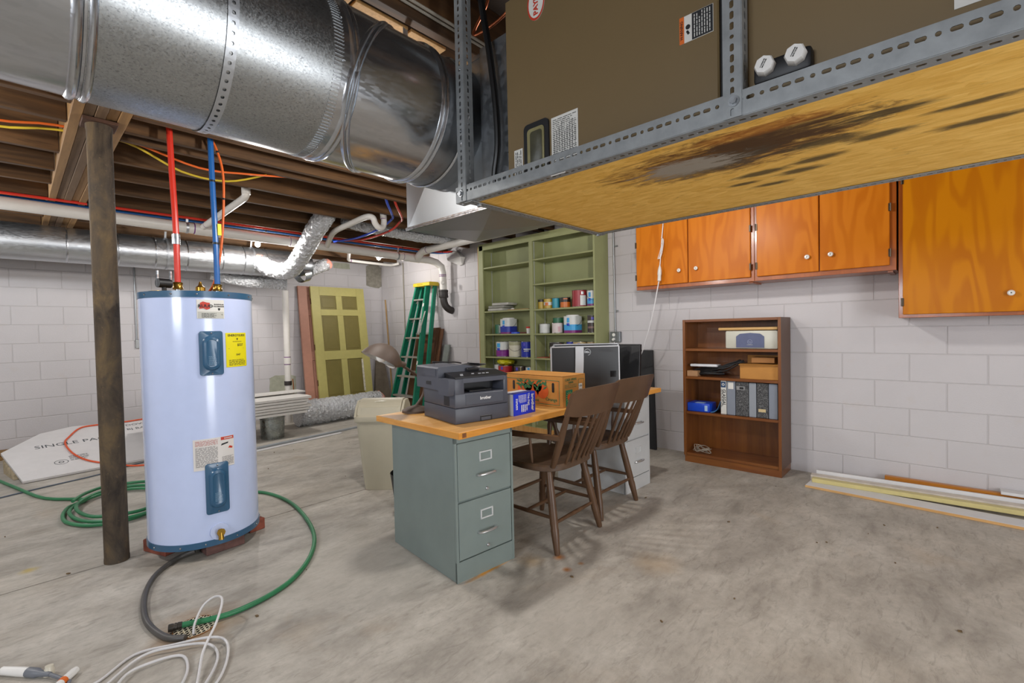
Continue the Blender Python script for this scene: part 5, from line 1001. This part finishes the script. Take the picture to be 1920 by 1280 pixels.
def lg(r, h): return [(-r*.62, .76, r*.6, h*.28, cCy), (-r*.62, .50, r*.5, h*.16, cRB)]
Z1, Z2, Z3, Z4 = 1.478, 1.19, .90, .60
can('small gold and black stain can, beside the shelf divider', 3.535, .086, Z1, .115, [(.75, cYe), (.25, cBk)], group=None); can('yellow and orange stain can beside the small gold can', 3.432, .112, Z1, .12, [(.35, cYe), (.3, cW), (.35, cYe)], mark=[(-.02, .45, .04, .04, cOr)]); can('teal blue stain can between yellow and amber cans', 3.318, .092, Z1, .12, [(.9, cTe), (.1, cTe)]); can('amber stain can with black top beside the teal can', 3.185, .118, Z1, .118, [(.55, cOr), (.45, cBk)], mark=[(0, .85, .05, .012, cOr)])
can('large dark red paint can with silver seal on right bay shelf', 2.985, .17, Z1, .185, [(.85, cRe), (.15, cRe)], mark=[(.035, .38, .07, .11, cW), (.03, .82, .03, .03, M_ALU), (.095, .5, .02, .18, cTan)]); can('white cyan and magenta paint pail beside the dark red can', 2.815, .125, Z1, .172, [(.15, cMa), (.33, cCy), (.52, cW)], handle=True, mark=[(-.04, .72, .028, .05, cCy), (-.04, .42, .025, .03, cRB)])
can('small whitewashed quart can beside the shelf divider', 3.475, .13, Z2, .114, [(1, cW)], x=4.31); can('dark green paint can behind the pinkish white can', 3.335, .14, Z2, .18, [(.3, cBk), (.7, cGr)], x=4.398, handle=True); can('pinkish white quart can before the dark green can', 3.262, .128, Z2, .118, [(1, canm('pinkish', '#cfc3c0'))], x=4.275, mark=[(.02, .4, .03, .06, canm('pinkmark', '#c9a0a4'))])
can('large white and cyan paint pail with purple base on right bay shelf', 3.085, .185, Z2, .189, [(.16, cMa), (.34, cCy), (.5, cW)], sq=True, handle=True, mark=lg(.09, .189)); can('brown patterned paint can at the end of the shelf', 2.82, .115, Z2, .189, [(.25, cDb), (.12, canm('mauve', '#7d625c')), (.2, cDb), (.13, cW), (.3, cDb)], mark=[(-.005, .82, .03, .03, cVio)])
can('black wood finish can with orange base and wire handle', 3.32, .172, Z3, .182, [(.3, cOr), (.2, cBk), (.06, cYe), (.44, cBk)], handle=True, mark=[(-.01, .72, .09, .02, cW), (-.01, .5, .1, .02, cW), (.05, .86, .03, .02, cOr)]); can('blue and white can behind the logo monitor', 3.14, .10, Z3, .19, [(.8, cW), (.2, cBl)], x=4.36, mark=[(-.02, .88, .02, .025, cVio)]); can('tan kraft paint can behind the logo monitor', 2.99, .16, Z3, .19, [(1, cTan)], mark=[(-.02, .83, .03, .035, cVio)]); can('tan kraft paint can at shelf end behind the black monitors', 2.83, .115, Z3, .19, [(1, cTan)], mark=[(-.01, .83, .03, .035, cVio)])
can('small grey quart can on left bay shelf beside the white pail', 4.262, .10, Z2, .124, [(1, cGr)], mark=[(.03, .5, .045, .1, cW)]); can('white paint pail with blue band on left bay shelf', 4.085, .19, Z2, .189, [(.12, cMa), (.38, cBl), (.5, cW)], sq=True, handle=True, mark=lg(.095, .189))
can('white paint can with purple lower half on left bay shelf', 4.19, .185, Z3, .191, [(.45, canm('purple', '#7d2384')), (.55, cW)], mark=lg(.092, .191), handle=True); can('drippy cream paint can with wire handle on left bay shelf', 3.975, .17, Z3, .193, [(.75, canm('cream', '#cfcab4')), (.25, canm('olivedrip', '#a8a684'))], handle=True); can('royal blue paint can on left bay shelf beside divider', 3.775, .158, Z3, .191, [(1, canm('royalblue', '#1d2fa0'))], handle=True, mark=[(-.035, .83, .025, .035, cVio), (0, .52, .09, .014, cW), (-.01, .4, .06, .012, cW)])
can('pale can behind the printer on the low shelf', 4.32, .1, Z4, .19, [(1, cW)], x=4.36); can('red paint can under the yellow bag on the low shelf', 4.155, .19, Z4, .183, [(1, canm('brightred', '#a8222a'))], mark=[(-.04, .84, .03, .035, cVio)]); can('dark brown paint can with pale stripe on the low shelf', 3.90, .165, Z4, .182, [(1, cDb)], mark=[(-.04, .84, .03, .035, cVio), (.012, .7, .008, .1, canm('paleyellow', '#cbb87c')), (0, .5, .1, .012, cW)]); can('white paint can with cyan logo on the low shelf', 3.735, .118, Z4, .18, [(.5, cRB), (.5, cW)], mark=[(-.02, .84, .03, .04, cCy)])
b = MB(); b.sphere((4.32, 4.14, Z4+.19+.042), .1, 20, (1, 1.25, .40), 12).disp(.008, 4); tag(b.obj('yellow_bag', plain('bag_yellow', '#c9c021', .35, var=.15, vs=20, bump=.5)), 'crumpled yellow plastic bag on top of the red paint can', 'bag')
M_TILE = plain('tile_grey', '#b3b1a8', .6, var=.1, vs=14); M_TILE2 = plain('tile_dark', '#8d8c82', .6, var=.1)
for i, (y0, y1, m, lab) in enumerate(((4.10, 4.36, M_TILE, 'bottom pale grey folded drop cloth slab on the left bay shelf'), (4.08, 4.35, M_TILE2, 'middle grey folded slab on the left bay shelf'), (4.02, 4.28, M_TILE, 'top pale grey folded slab on the left bay shelf'))): tag(MB().box((4.33, (y0+y1)/2, 1.4875+.017+.034*i), (.2, y1-y0, .032), (0, 0, .06*i), .008, 2).obj('folded_cloth', m), lab, 'cloth')
tag(MB().mm(4.22, 4.42, 3.66, 4.0, 1.4875, 1.492).obj('wood_shim', M_EDGE), 'flat thin wood piece lying on the left bay shelf', 'wood'); tag(MB().sphere((4.30, 3.985, 1.5045), .022, 12, (1, 1.3, .55)).obj('white_lump', M_WHITE), 'small white knob beside the folded cloths', 'knob')
t = thing('plastic_tub', 'small white tub with red lid on left bay shelf', 'tub', (4.29, 3.715, Z2)); MB().lathe([(.024, 0), (.028, .065)], (4.29, 3.715, Z2+.0005), seg=20).obj('tub', M_WHITE, t); MB().lathe([(.03, .065), (.031, .07), (.03, .086)], (4.29, 3.715, Z2), seg=20).obj('lid', M_RED, t)
MB_ = MB(); MB_.lathe([(.03, 0), (.055, 0), (.055, .022), (.03, .022)], (4.275, 3.92, Z2+.0005), seg=28, caps=False); tag(MB_.obj('masking_tape', cRB), 'roll of blue masking tape on left bay shelf', 'tape')
b = MB(); b.box((4.31, 3.80, Z2+.012), (.03, .12, .018), (0, 0, .3), .004); tag(b.obj('paint_brush', plain('brush_red', '#6d3c34', .6, var=.1)), 'paint brush lying beside the roll of blue tape', 'brush')
tag(MB().mm(4.24, 4.4, 3.42, 3.55, Z3+.0005, Z3+.01).obj('paint_stirrer', plain('stirrer', '#a8624a', .7)), 'flat reddish stir stick on right bay shelf', 'stick')

# ------------------------------------------------------------------ wall cabinets
M_CAB = figured('cabinet_maple', '#ba6402', '#c87210', .5, .12); M_CAB2 = figured('cabinet_maple_gold', '#b46600', '#c57800', .5, .1); M_CABF = wood('cabinet_frame', '#8f4506', '#a8560c', 'Z', .5, .35, .4); M_KNOB = plain('knob_white', '#dcd8d0', .2, var=.02, coat=.5); M_HNG = plain('hinge_bronze', '#4a4034', .4, .7, var=.1)
CXF = 4.19
def wall_cab(label, y0, y1, z0, z1, doors, md, extra=None):
    t = thing('wall_cabinet', label, 'cabinet', (4.33, (y0+y1)/2, z0)); MB().mm(CXF, XR-.003, y0, y1, z0, z1, .002).obj('carcass', M_CABF, t)
    for a, b_, hinge, knob, dz in doors:      # a>b_ in y
        d = MB().mm(CXF-.02, CXF-.001, b_, a, dz, z1-.02, .003).obj('cabinet_door', md, t); ky, kz = knob; MB().lathe([(.007, 0), (.007, .008), (.016, .014), (.0175, .02), (.014, .025), (.004, .027)], (CXF-.02, ky, kz), (-1, 0, 0), 18).obj('knob', M_KNOB, d); MB().lathe([(.004, 0), (.003, .001)], (CXF-.0468, ky, kz), (-1, 0, 0), 8).obj('knob_screw', M_DARK, d)
        if hinge:
            for hz in (dz+.085, dz+.40 if z1-dz < .75 else z1-.1):
                b = MB(); s_ = 1 if hinge == a else -1; b.box((CXF-.022, hinge, hz), (.006, .012, .055), None, .002); b.cyl((CXF-.026, hinge+s_*.006, hz-.028), (CXF-.026, hinge+s_*.006, hz+.028), .004, seg=8); b.obj('hinge', M_HNG, d)
    MB().mm(CXF+.03, XR-.02, y0+.02, y0+.05, z0-.012, z0).obj('mounting_cleat', M_CABF, t); return t
wall_cab('wall cabinet with two maple doors beside the hanging white cord', 1.152, 2.215, 1.597, 2.30, ((2.205, 1.702, 2.205, (1.775, 1.748), 1.632), (1.692, 1.178, 1.178, (1.62, 1.751), 1.632)), M_CAB)
wall_cab('wall cabinet with two glossy maple doors next to the big cabinet', .246, 1.15, 1.597, 2.30, ((1.128, .700, 1.128, (.772, 1.746), 1.632), (.692, .282, .282, (.622, 1.748), 1.632)), M_CAB)
wall_cab('large deep hanging wall cabinet with one golden maple door', -.62, .235, 1.262, 2.30, ((.212, -.36, .212, (-.295, 1.398), 1.285), (-.37, -.60, None, (-.42, 1.398), 1.285)), M_CAB2)

# hanging cord, conduit and outlet
t = thing('hanging_cord', 'white cord hanging in front of the wall cabinets with a plug joint', 'cord', (4.12, 2.1, .9))
MB().tube(cr([(4.13, 1.895, 2.42), (4.125, 1.905, 2.2), (4.12, 1.915, 2.08), (4.12, 1.93, 1.9), (4.12, 1.94, 1.80)], 5), .0045, 8).obj('cord_upper', M_CORD, t); MB().tube(cr([(4.12, 1.947, 1.68), (4.12, 1.965, 1.6), (4.125, 2.02, 1.36), (4.14, 2.10, 1.12), (4.2, 2.2, .95), (4.3, 2.4, .85), (4.4, 2.6, .9), (4.455, 2.63, 1.10)], 6), .0055, 8).obj('cord_lower', M_CORD, t)
for dx in (0, .012, -.01): MB().tube(cr([(4.12+dx, 1.918, 2.06), (4.115+dx, 1.905+dx, 2.03), (4.118, 1.925+dx, 1.93), (4.117, 1.945+dx, 1.87), (4.12, 1.93, 1.90), (4.12+dx, 1.915, 2.0)], 5), .003, 6).obj('cord_bundle', M_CORD, t)
MB().turn((4.12, 1.94, 1.81), (4.12, 1.948, 1.665), [(0, .005), (.15, .012), (.35, .018), (.6, .019), (.65, .016), (1, .017)], 12).obj('plug_joint', M_PVC, t)
t = thing('wall_outlet', 'steel outlet box on conduit between green shelf and cabinets', 'outlet', (4.47, 2.615, 1.08)); MB().mm(XR-.045, XR-.002, 2.555, 2.675, 1.085, 1.195, .004).obj('outlet_box', plain('outlet_steel', '#83878a', .4, .7, var=.1), t)
MB().lathe([(.018, 0), (.018, .004)], (XR-.045, 2.628, 1.162), (-1, 0, 0), 16).obj('receptacle', M_PORC, t); MB().lathe([(.016, 0), (.016, .02), (.01, .03)], (XR-.045, 2.628, 1.115), (-1, -.1, -.2), 14).obj('white_plug', M_PORC, t)
MB().cyl((XR-.02, 2.622, 1.195), (XR-.02, 2.63, 2.42), .0095, seg=10).obj('conduit', MATS['conduit_steel'], t)
for z in (1.42, 2.12): MB().box((XR-.01, 2.605, z), (.015, .04, .016), None, .002).obj('conduit_strap', MATS['conduit_steel'], t)
tag(MB().loft([[(4.46, 5.22, 2.41), (4.46, 5.48, 2.41), (4.475, 5.48, 2.41), (4.475, 5.22, 2.41)], [(4.38, 5.05, 2.30), (4.40, 5.36, 2.28), (4.475, 5.36, 2.28), (4.475, 5.05, 2.30)], [(4.45, 5.10, 2.20), (4.455, 5.16, 2.19), (4.475, 5.16, 2.19), (4.475, 5.10, 2.20)]]).obj('plastic_bag', plain('bag_white', '#d7d5d2', .35, var=.04)), 'white plastic bag stuffed at the wall top beside the green shelf', 'bag')

# ------------------------------------------------------------------ bookcase
M_BK = wood('bookcase_walnut', '#6b3a17', '#85501f', 'Z', .5, .35, .3); M_BKH = wood('bookcase_walnut_h', '#6b3a17', '#85501f', 'Y', .5, .35, .3); M_BKS = plain('bookcase_side_brown', '#5e4332', .45, var=.05)
t = thing('bookcase', 'brown wooden bookcase with four openings against the block wall', 'bookcase', (4.33, 1.35, 0)); X0, X1b, Y0, Y1b, H_ = 4.165, XR-.012, .955, 1.752, 1.295
MB().mm(X0, X1b, Y0, Y0+.022, .06, H_, .001).obj('side_panel', M_BKS, t); MB().mm(X0-.001, X0+.002, Y0, Y0+.022, .06, H_).obj('side_edge', M_BK, t); MB().mm(X0, X1b, Y1b-.022, Y1b, .06, H_, .001).obj('side_panel', M_BK, t); MB().mm(X1b-.008, X1b, Y0+.022, Y1b-.022, .06, H_).obj('back_panel', M_BK, t)
for z in (H_, 1.035, .783, .465, .088): MB().mm(X0+.004, X1b-.009, Y0+.023, Y1b-.023, z-.022, z, .001).obj('shelf_board', M_BKH, t)
MB().mm(X0+.012, X1b, Y0+.004, Y1b-.004, 0, .064, .001).obj('plinth', M_BKH, t)
M_HP = plain('inkjet_beige', '#c4c2b4', .4, var=.03); M_HPB = plain('inkjet_blue', '#5b6280', .3, var=.08)
z = 1.0355; t = thing('inkjet_printer', 'beige inkjet printer on the top shelf of the bookcase', 'printer', (4.3, 1.19, z)); b = MB(); b.mm(4.20, 4.44, .985, 1.392, z, z+.155, .014, 2); b.obj('printer_body', M_HP, t)
pf = [(1.085, z+.012), (1.30, z+.012), (1.30, z+.105), (1.27, z+.128), (1.19, z+.135), (1.115, z+.128), (1.085, z+.105)]; f = MB().prism(pf, 'X', 4.192, 4.21).obj('front_tray', M_HPB, t); MB().mm(4.19, 4.193, 1.17, 1.215, z+.034, z+.036).obj('tray_slot', M_HP, f); b = MB(); b.lathe([(.017, 0), (.02, 0)], (4.1915, 1.192, z+.06), (-1, 0, 0), 18, False); b.obj('logo_ring', plain('logo_grey', '#8a90a8', .4, var=0), f); text('logo_lettering', 'hp', .026, MATS['logo_grey'], f, (4.1915, 1.192, z+.06), (0, -1, 0), (0, 0, 1))
tag(MB().mm(4.19, 4.44, .985, 1.447, z+.158, z+.182, .008, 2).obj('wood_board', wood('light_board', '#b58a4e', '#cda568', 'Y')), 'pale wooden board on top of the beige inkjet printer', 'board')
z = .7835; t = thing('cardboard_box', 'open cardboard box on the second shelf of the bookcase', 'box', (4.3, 1.13, z)); MB().mm(4.20, 4.42, .985, 1.275, z, z+.12, .002).obj('box_body', M_BOX, t); MB().box((4.21, 1.13, z+.122), (.06, .3, .003), (0, -.1, .05)).obj('flap', M_BOX, t); MB().box((4.40, 1.13, z+.155), (.003, .28, .07), (0, .1, 0)).obj('flap', M_BOX, t)
tag(MB().mm(4.24, 4.36, 1.02, 1.195, z+.135, z+.18, .002).obj('small_carton', plain('cardboard_dark', '#9c6b38', .7, var=.06)), 'small brown carton sitting on the open cardboard box', 'box')
tag(MB().mm(4.19, 4.27, 1.63, 1.725, z+.0, z+.05, .002).obj('small_carton', plain('cardboard_pale', '#a9805a', .7)), 'small tan carton on the second shelf under the white router', 'box')
tag(MB().box((4.27, 1.585, z+.097), (.14, .235, .024), (0, .05, .05), .008, 2).obj('router', plain('router_white', '#cfd0d3', .35)), 'flat white plastic router resting on the black cables', 'router')
random.seed(8); b = MB()
for i in range(9):
    q = [(4.24+random.uniform(-.03, .08), 1.72-random.random()*.04, z+.012+.03*random.random()), (4.26, 1.62+.03*random.random(), z+.02+.05*random.random()), (4.24, 1.5+.03*random.random(), z+.02+.07*random.random()), (4.25+.02*random.random(), 1.4, z+.06+.06*random.random()), (4.27+.03*random.random(), 1.25+.06*random.random(), z+.135+.02*random.random())]
    b.tube(cr(q, 5), .0055, 7)
for i in range(5):
    q = [(4.22+.04*random.random(), 1.70-random.random()*.1, z+.012), (4.23, 1.55+.05*random.random(), z+.015+.02*random.random()), (4.26, 1.42+.05*random.random(), z+.02+.03*random.random()), (4.3, 1.5+.1*random.random(), z+.05), (4.33, 1.62, z+.03)]; b.tube(cr(q, 5), .0055, 7)
tag(b.obj('black_cables', M_DARK), 'tangle of black computer cables on the second bookcase shelf', 'cables', kind='stuff')
z = .4655; M_BW, M_BG, M_BM, M_BG2 = plain('binder_white', '#cfcdc6', .5, var=.03), plain('binder_grey', '#7f8590', .5, var=.03), None, plain('binder_light_grey', '#8f949b', .5, var=.03)
def marble():
    tt = NT('marbled_black', .5, 0); v = tt.coord('Object'); n = tt.noise(v, 140, 4, .7, 1.5); tt.col(tt.ramp(n, [(.5, lin('#232325')), (.62, lin('#8d8d8d'))])); MATS['marbled_black'] = tt.m; return tt.m
M_BM = marble(); h = .29
def binder(y1, y0, hh, m, label, dx=0):
    t = thing('ring_binder', label, 'binder', (4.3, (y0+y1)/2, z), 0); MB().mm(4.19+dx, 4.44, y0+.0015, y1-.0015, z, z+hh, .004).obj('cover', m, t); return t, 4.19+dx
t, xs_ = binder(1.433, 1.383, .293, M_BW, 'white binder with black title on the third bookcase shelf'); MB().mm(xs_-.0012, xs_, 1.388, 1.428, z+.235, z+.283).obj('emblem_panel', plain('emblem_blue', '#1d3f66', .5, var=0), t); b = MB(); b.lathe([(.006, 0), (.012, 0)], (xs_-.0018, 1.408, z+.26), (-1, 0, 0), 14, False); b.obj('emblem', M_BW, t); text('spine_lettering', 'GLASGAL', .038, M_INK, t, (xs_-.001, 1.404, z+.148), (0, 0, -1), (0, -1, 0), bold=.0006, xs=.88); rows('fine_print', M_INK, t, (xs_-.0006, 1.423, z+.14), (0, 0, -1), (0, -1, 0), .16, .012, 2)
t, xs_ = binder(1.382, 1.310, .292, M_BG, 'grey binder with white card label next to the white binder'); MB().mm(xs_-.001, xs_, 1.325, 1.368, z+.225, z+.282).obj('spine_card', M_LABEL, t)
t, xs_ = binder(1.309, 1.206, .29, M_BM, 'wide marbled black binder with metal label frame'); b = MB(); b.mm(xs_-.003, xs_, 1.235, 1.30, z+.222, z+.253); b.obj('label_frame', M_ALU, t); MB().mm(xs_-.0036, xs_-.003, 1.243, 1.275, z+.228, z+.247).obj('spine_card', M_INK, t)
binder(1.205, 1.146, .286, M_BG2, 'plain light grey binder between two marbled binders'); t, xs_ = binder(1.145, 1.056, .288, M_BM, 'marbled black binder with small tan label near its foot'); MB().mm(xs_-.001, xs_, 1.075, 1.13, z+.05, z+.075).obj('spine_card', plain('card_tan', '#cdb88a', .6), t); binder(1.055, .986, .287, M_BG, 'plain grey binder at the right side of bookcase')
t = thing('blue_package', 'blue paper package on the third bookcase shelf', 'package', (4.27, 1.63, z)); MB().mm(4.19, 4.36, 1.527, 1.727, z, z+.078, .008, 2).obj('package', plain('package_blue', '#1746c0', .35, var=.05), t); MB().mm(4.188, 4.191, 1.545, 1.57, z+.012, z+.06).obj('package_label', plain('label_paleblue', '#a9c4e6', .5), t); MB().mm(4.20, 4.26, 1.58, 1.66, z+.0775, z+.079).obj('package_label', MATS['label_paleblue'], t)
b = MB(); n = 8; b.loft([[(4.20, 1.523-.085*i/n, z+.003+.105*(i/n)**3), (4.40, 1.523-.08*i/n, z+.003+.105*(i/n)**3), (4.40, 1.523-.08*i/n, z+.007+.105*(i/n)**3), (4.20, 1.523-.085*i/n, z+.007+.105*(i/n)**3)] for i in range(n+1)]).mesh
tag(b.obj('blue_folder', plain('folder_blue', '#4a86bf', .5, var=.04)), 'curled light blue folder leaning between package and binders', 'folder')
random.seed(5); q = []
for i in range(46): a = i*.9; q.append((4.24+.05*math.cos(a)*random.uniform(.5, 1.2), 1.62+.085*math.sin(a*1.03)*random.uniform(.5, 1.1), .094+.055*random.random()))
tag(MB().tube(cr(q, 4), .0028, 6).obj('cord_tangle', plain('cord_beige', '#a89c8c', .5)), 'tangled beige cord on the bottom shelf of bookcase', 'cord')

# ------------------------------------------------------------------ boards on the floor by the right wall, and small bits
M_BY = plain('trim_cream_yellow', '#cfc184', .5, var=.06); M_BO = wood('trim_orange_wood', '#b5701c', '#cf8a2e', 'Y', .6, .4, .2); M_RAW = wood('raw_edge_wood', '#c99a5e', '#ddb47c', 'Y', .6, .6)
def lboard(name, label, m, pts, w, th, edge=None):
    a, b_ = Vector(pts[0]), Vector(pts[1]); d = b_-a; t = thing(name, label, 'board', a); rz = math.atan2(d.y, d.x); dn = Vector((-math.sin(rz), math.cos(rz), 0))
    sl = (b_.z-a.z)/d.length; MB().box((a+b_)/2+Vector((0, 0, th/2)), (d.length, w, th), Matrix.Rotation(rz, 3, 'Z') @ Matrix.Rotation(-math.asin(sl), 3, 'Y'), .002).obj('plank', m, t)
    if edge: MB().box((a+b_)/2+Vector((0, 0, th/2))+dn*-(w/2+.002), (d.length, .004, th*.9), (0, 0, rz)).obj('raw_edge', edge, t)
    return t
lboard('trim_board', 'white trim board with raw edge lowest on floor by the wall', M_TRIMW, ((4.13, .77, .0005), (4.06, -.62, .0005)), .15, .018, M_RAW)
lboard('trim_board', 'cream yellow trim board lying on the white board', M_BY, ((4.18, .75, .019), (4.262, -.62, .019)), .055, .03)
lboard('trim_board', 'scuffed white moulding lying beside the cream yellow board', plain('moulding_scuffed', '#cfc5b8', .5, var=.12, vs=14), ((4.25, .77, .0005), (4.345, -.62, .0005)), .075, .055)
lboard('trim_board', 'clean white trim board on edge next to the wall', M_TRIMW, ((4.305, .745, .0005), (4.40, -.62, .0005)), .016, .078)
lboard('trim_board', 'orange stained board lying on its edge by the wall', M_BO, ((4.44, .33, .0005), (4.45, -1.2, .0005)), .045, .085)
lboard('trim_board', 'short white board lying over the orange board', M_TRIMW, ((4.435, -.27, .087), (4.44, -1.2, .087)), .08, .02)
t = thing('black_panel', 'tall thin black panel leaning on the block wall behind the desk', 'panel', (4.4, 2.3, 0)); b = MB(); b.loft([[(4.37, 2.125, 0), (4.37, 2.50, 0), (4.395, 2.50, 0), (4.395, 2.125, 0)], [(4.445, 2.185, 1.0), (4.445, 2.50, 1.0), (4.468, 2.50, 1.0), (4.468, 2.185, 1.0)]]); b.obj('panel_sheet', M_DARK, t)  # one flat black sheet, not a hinged screen
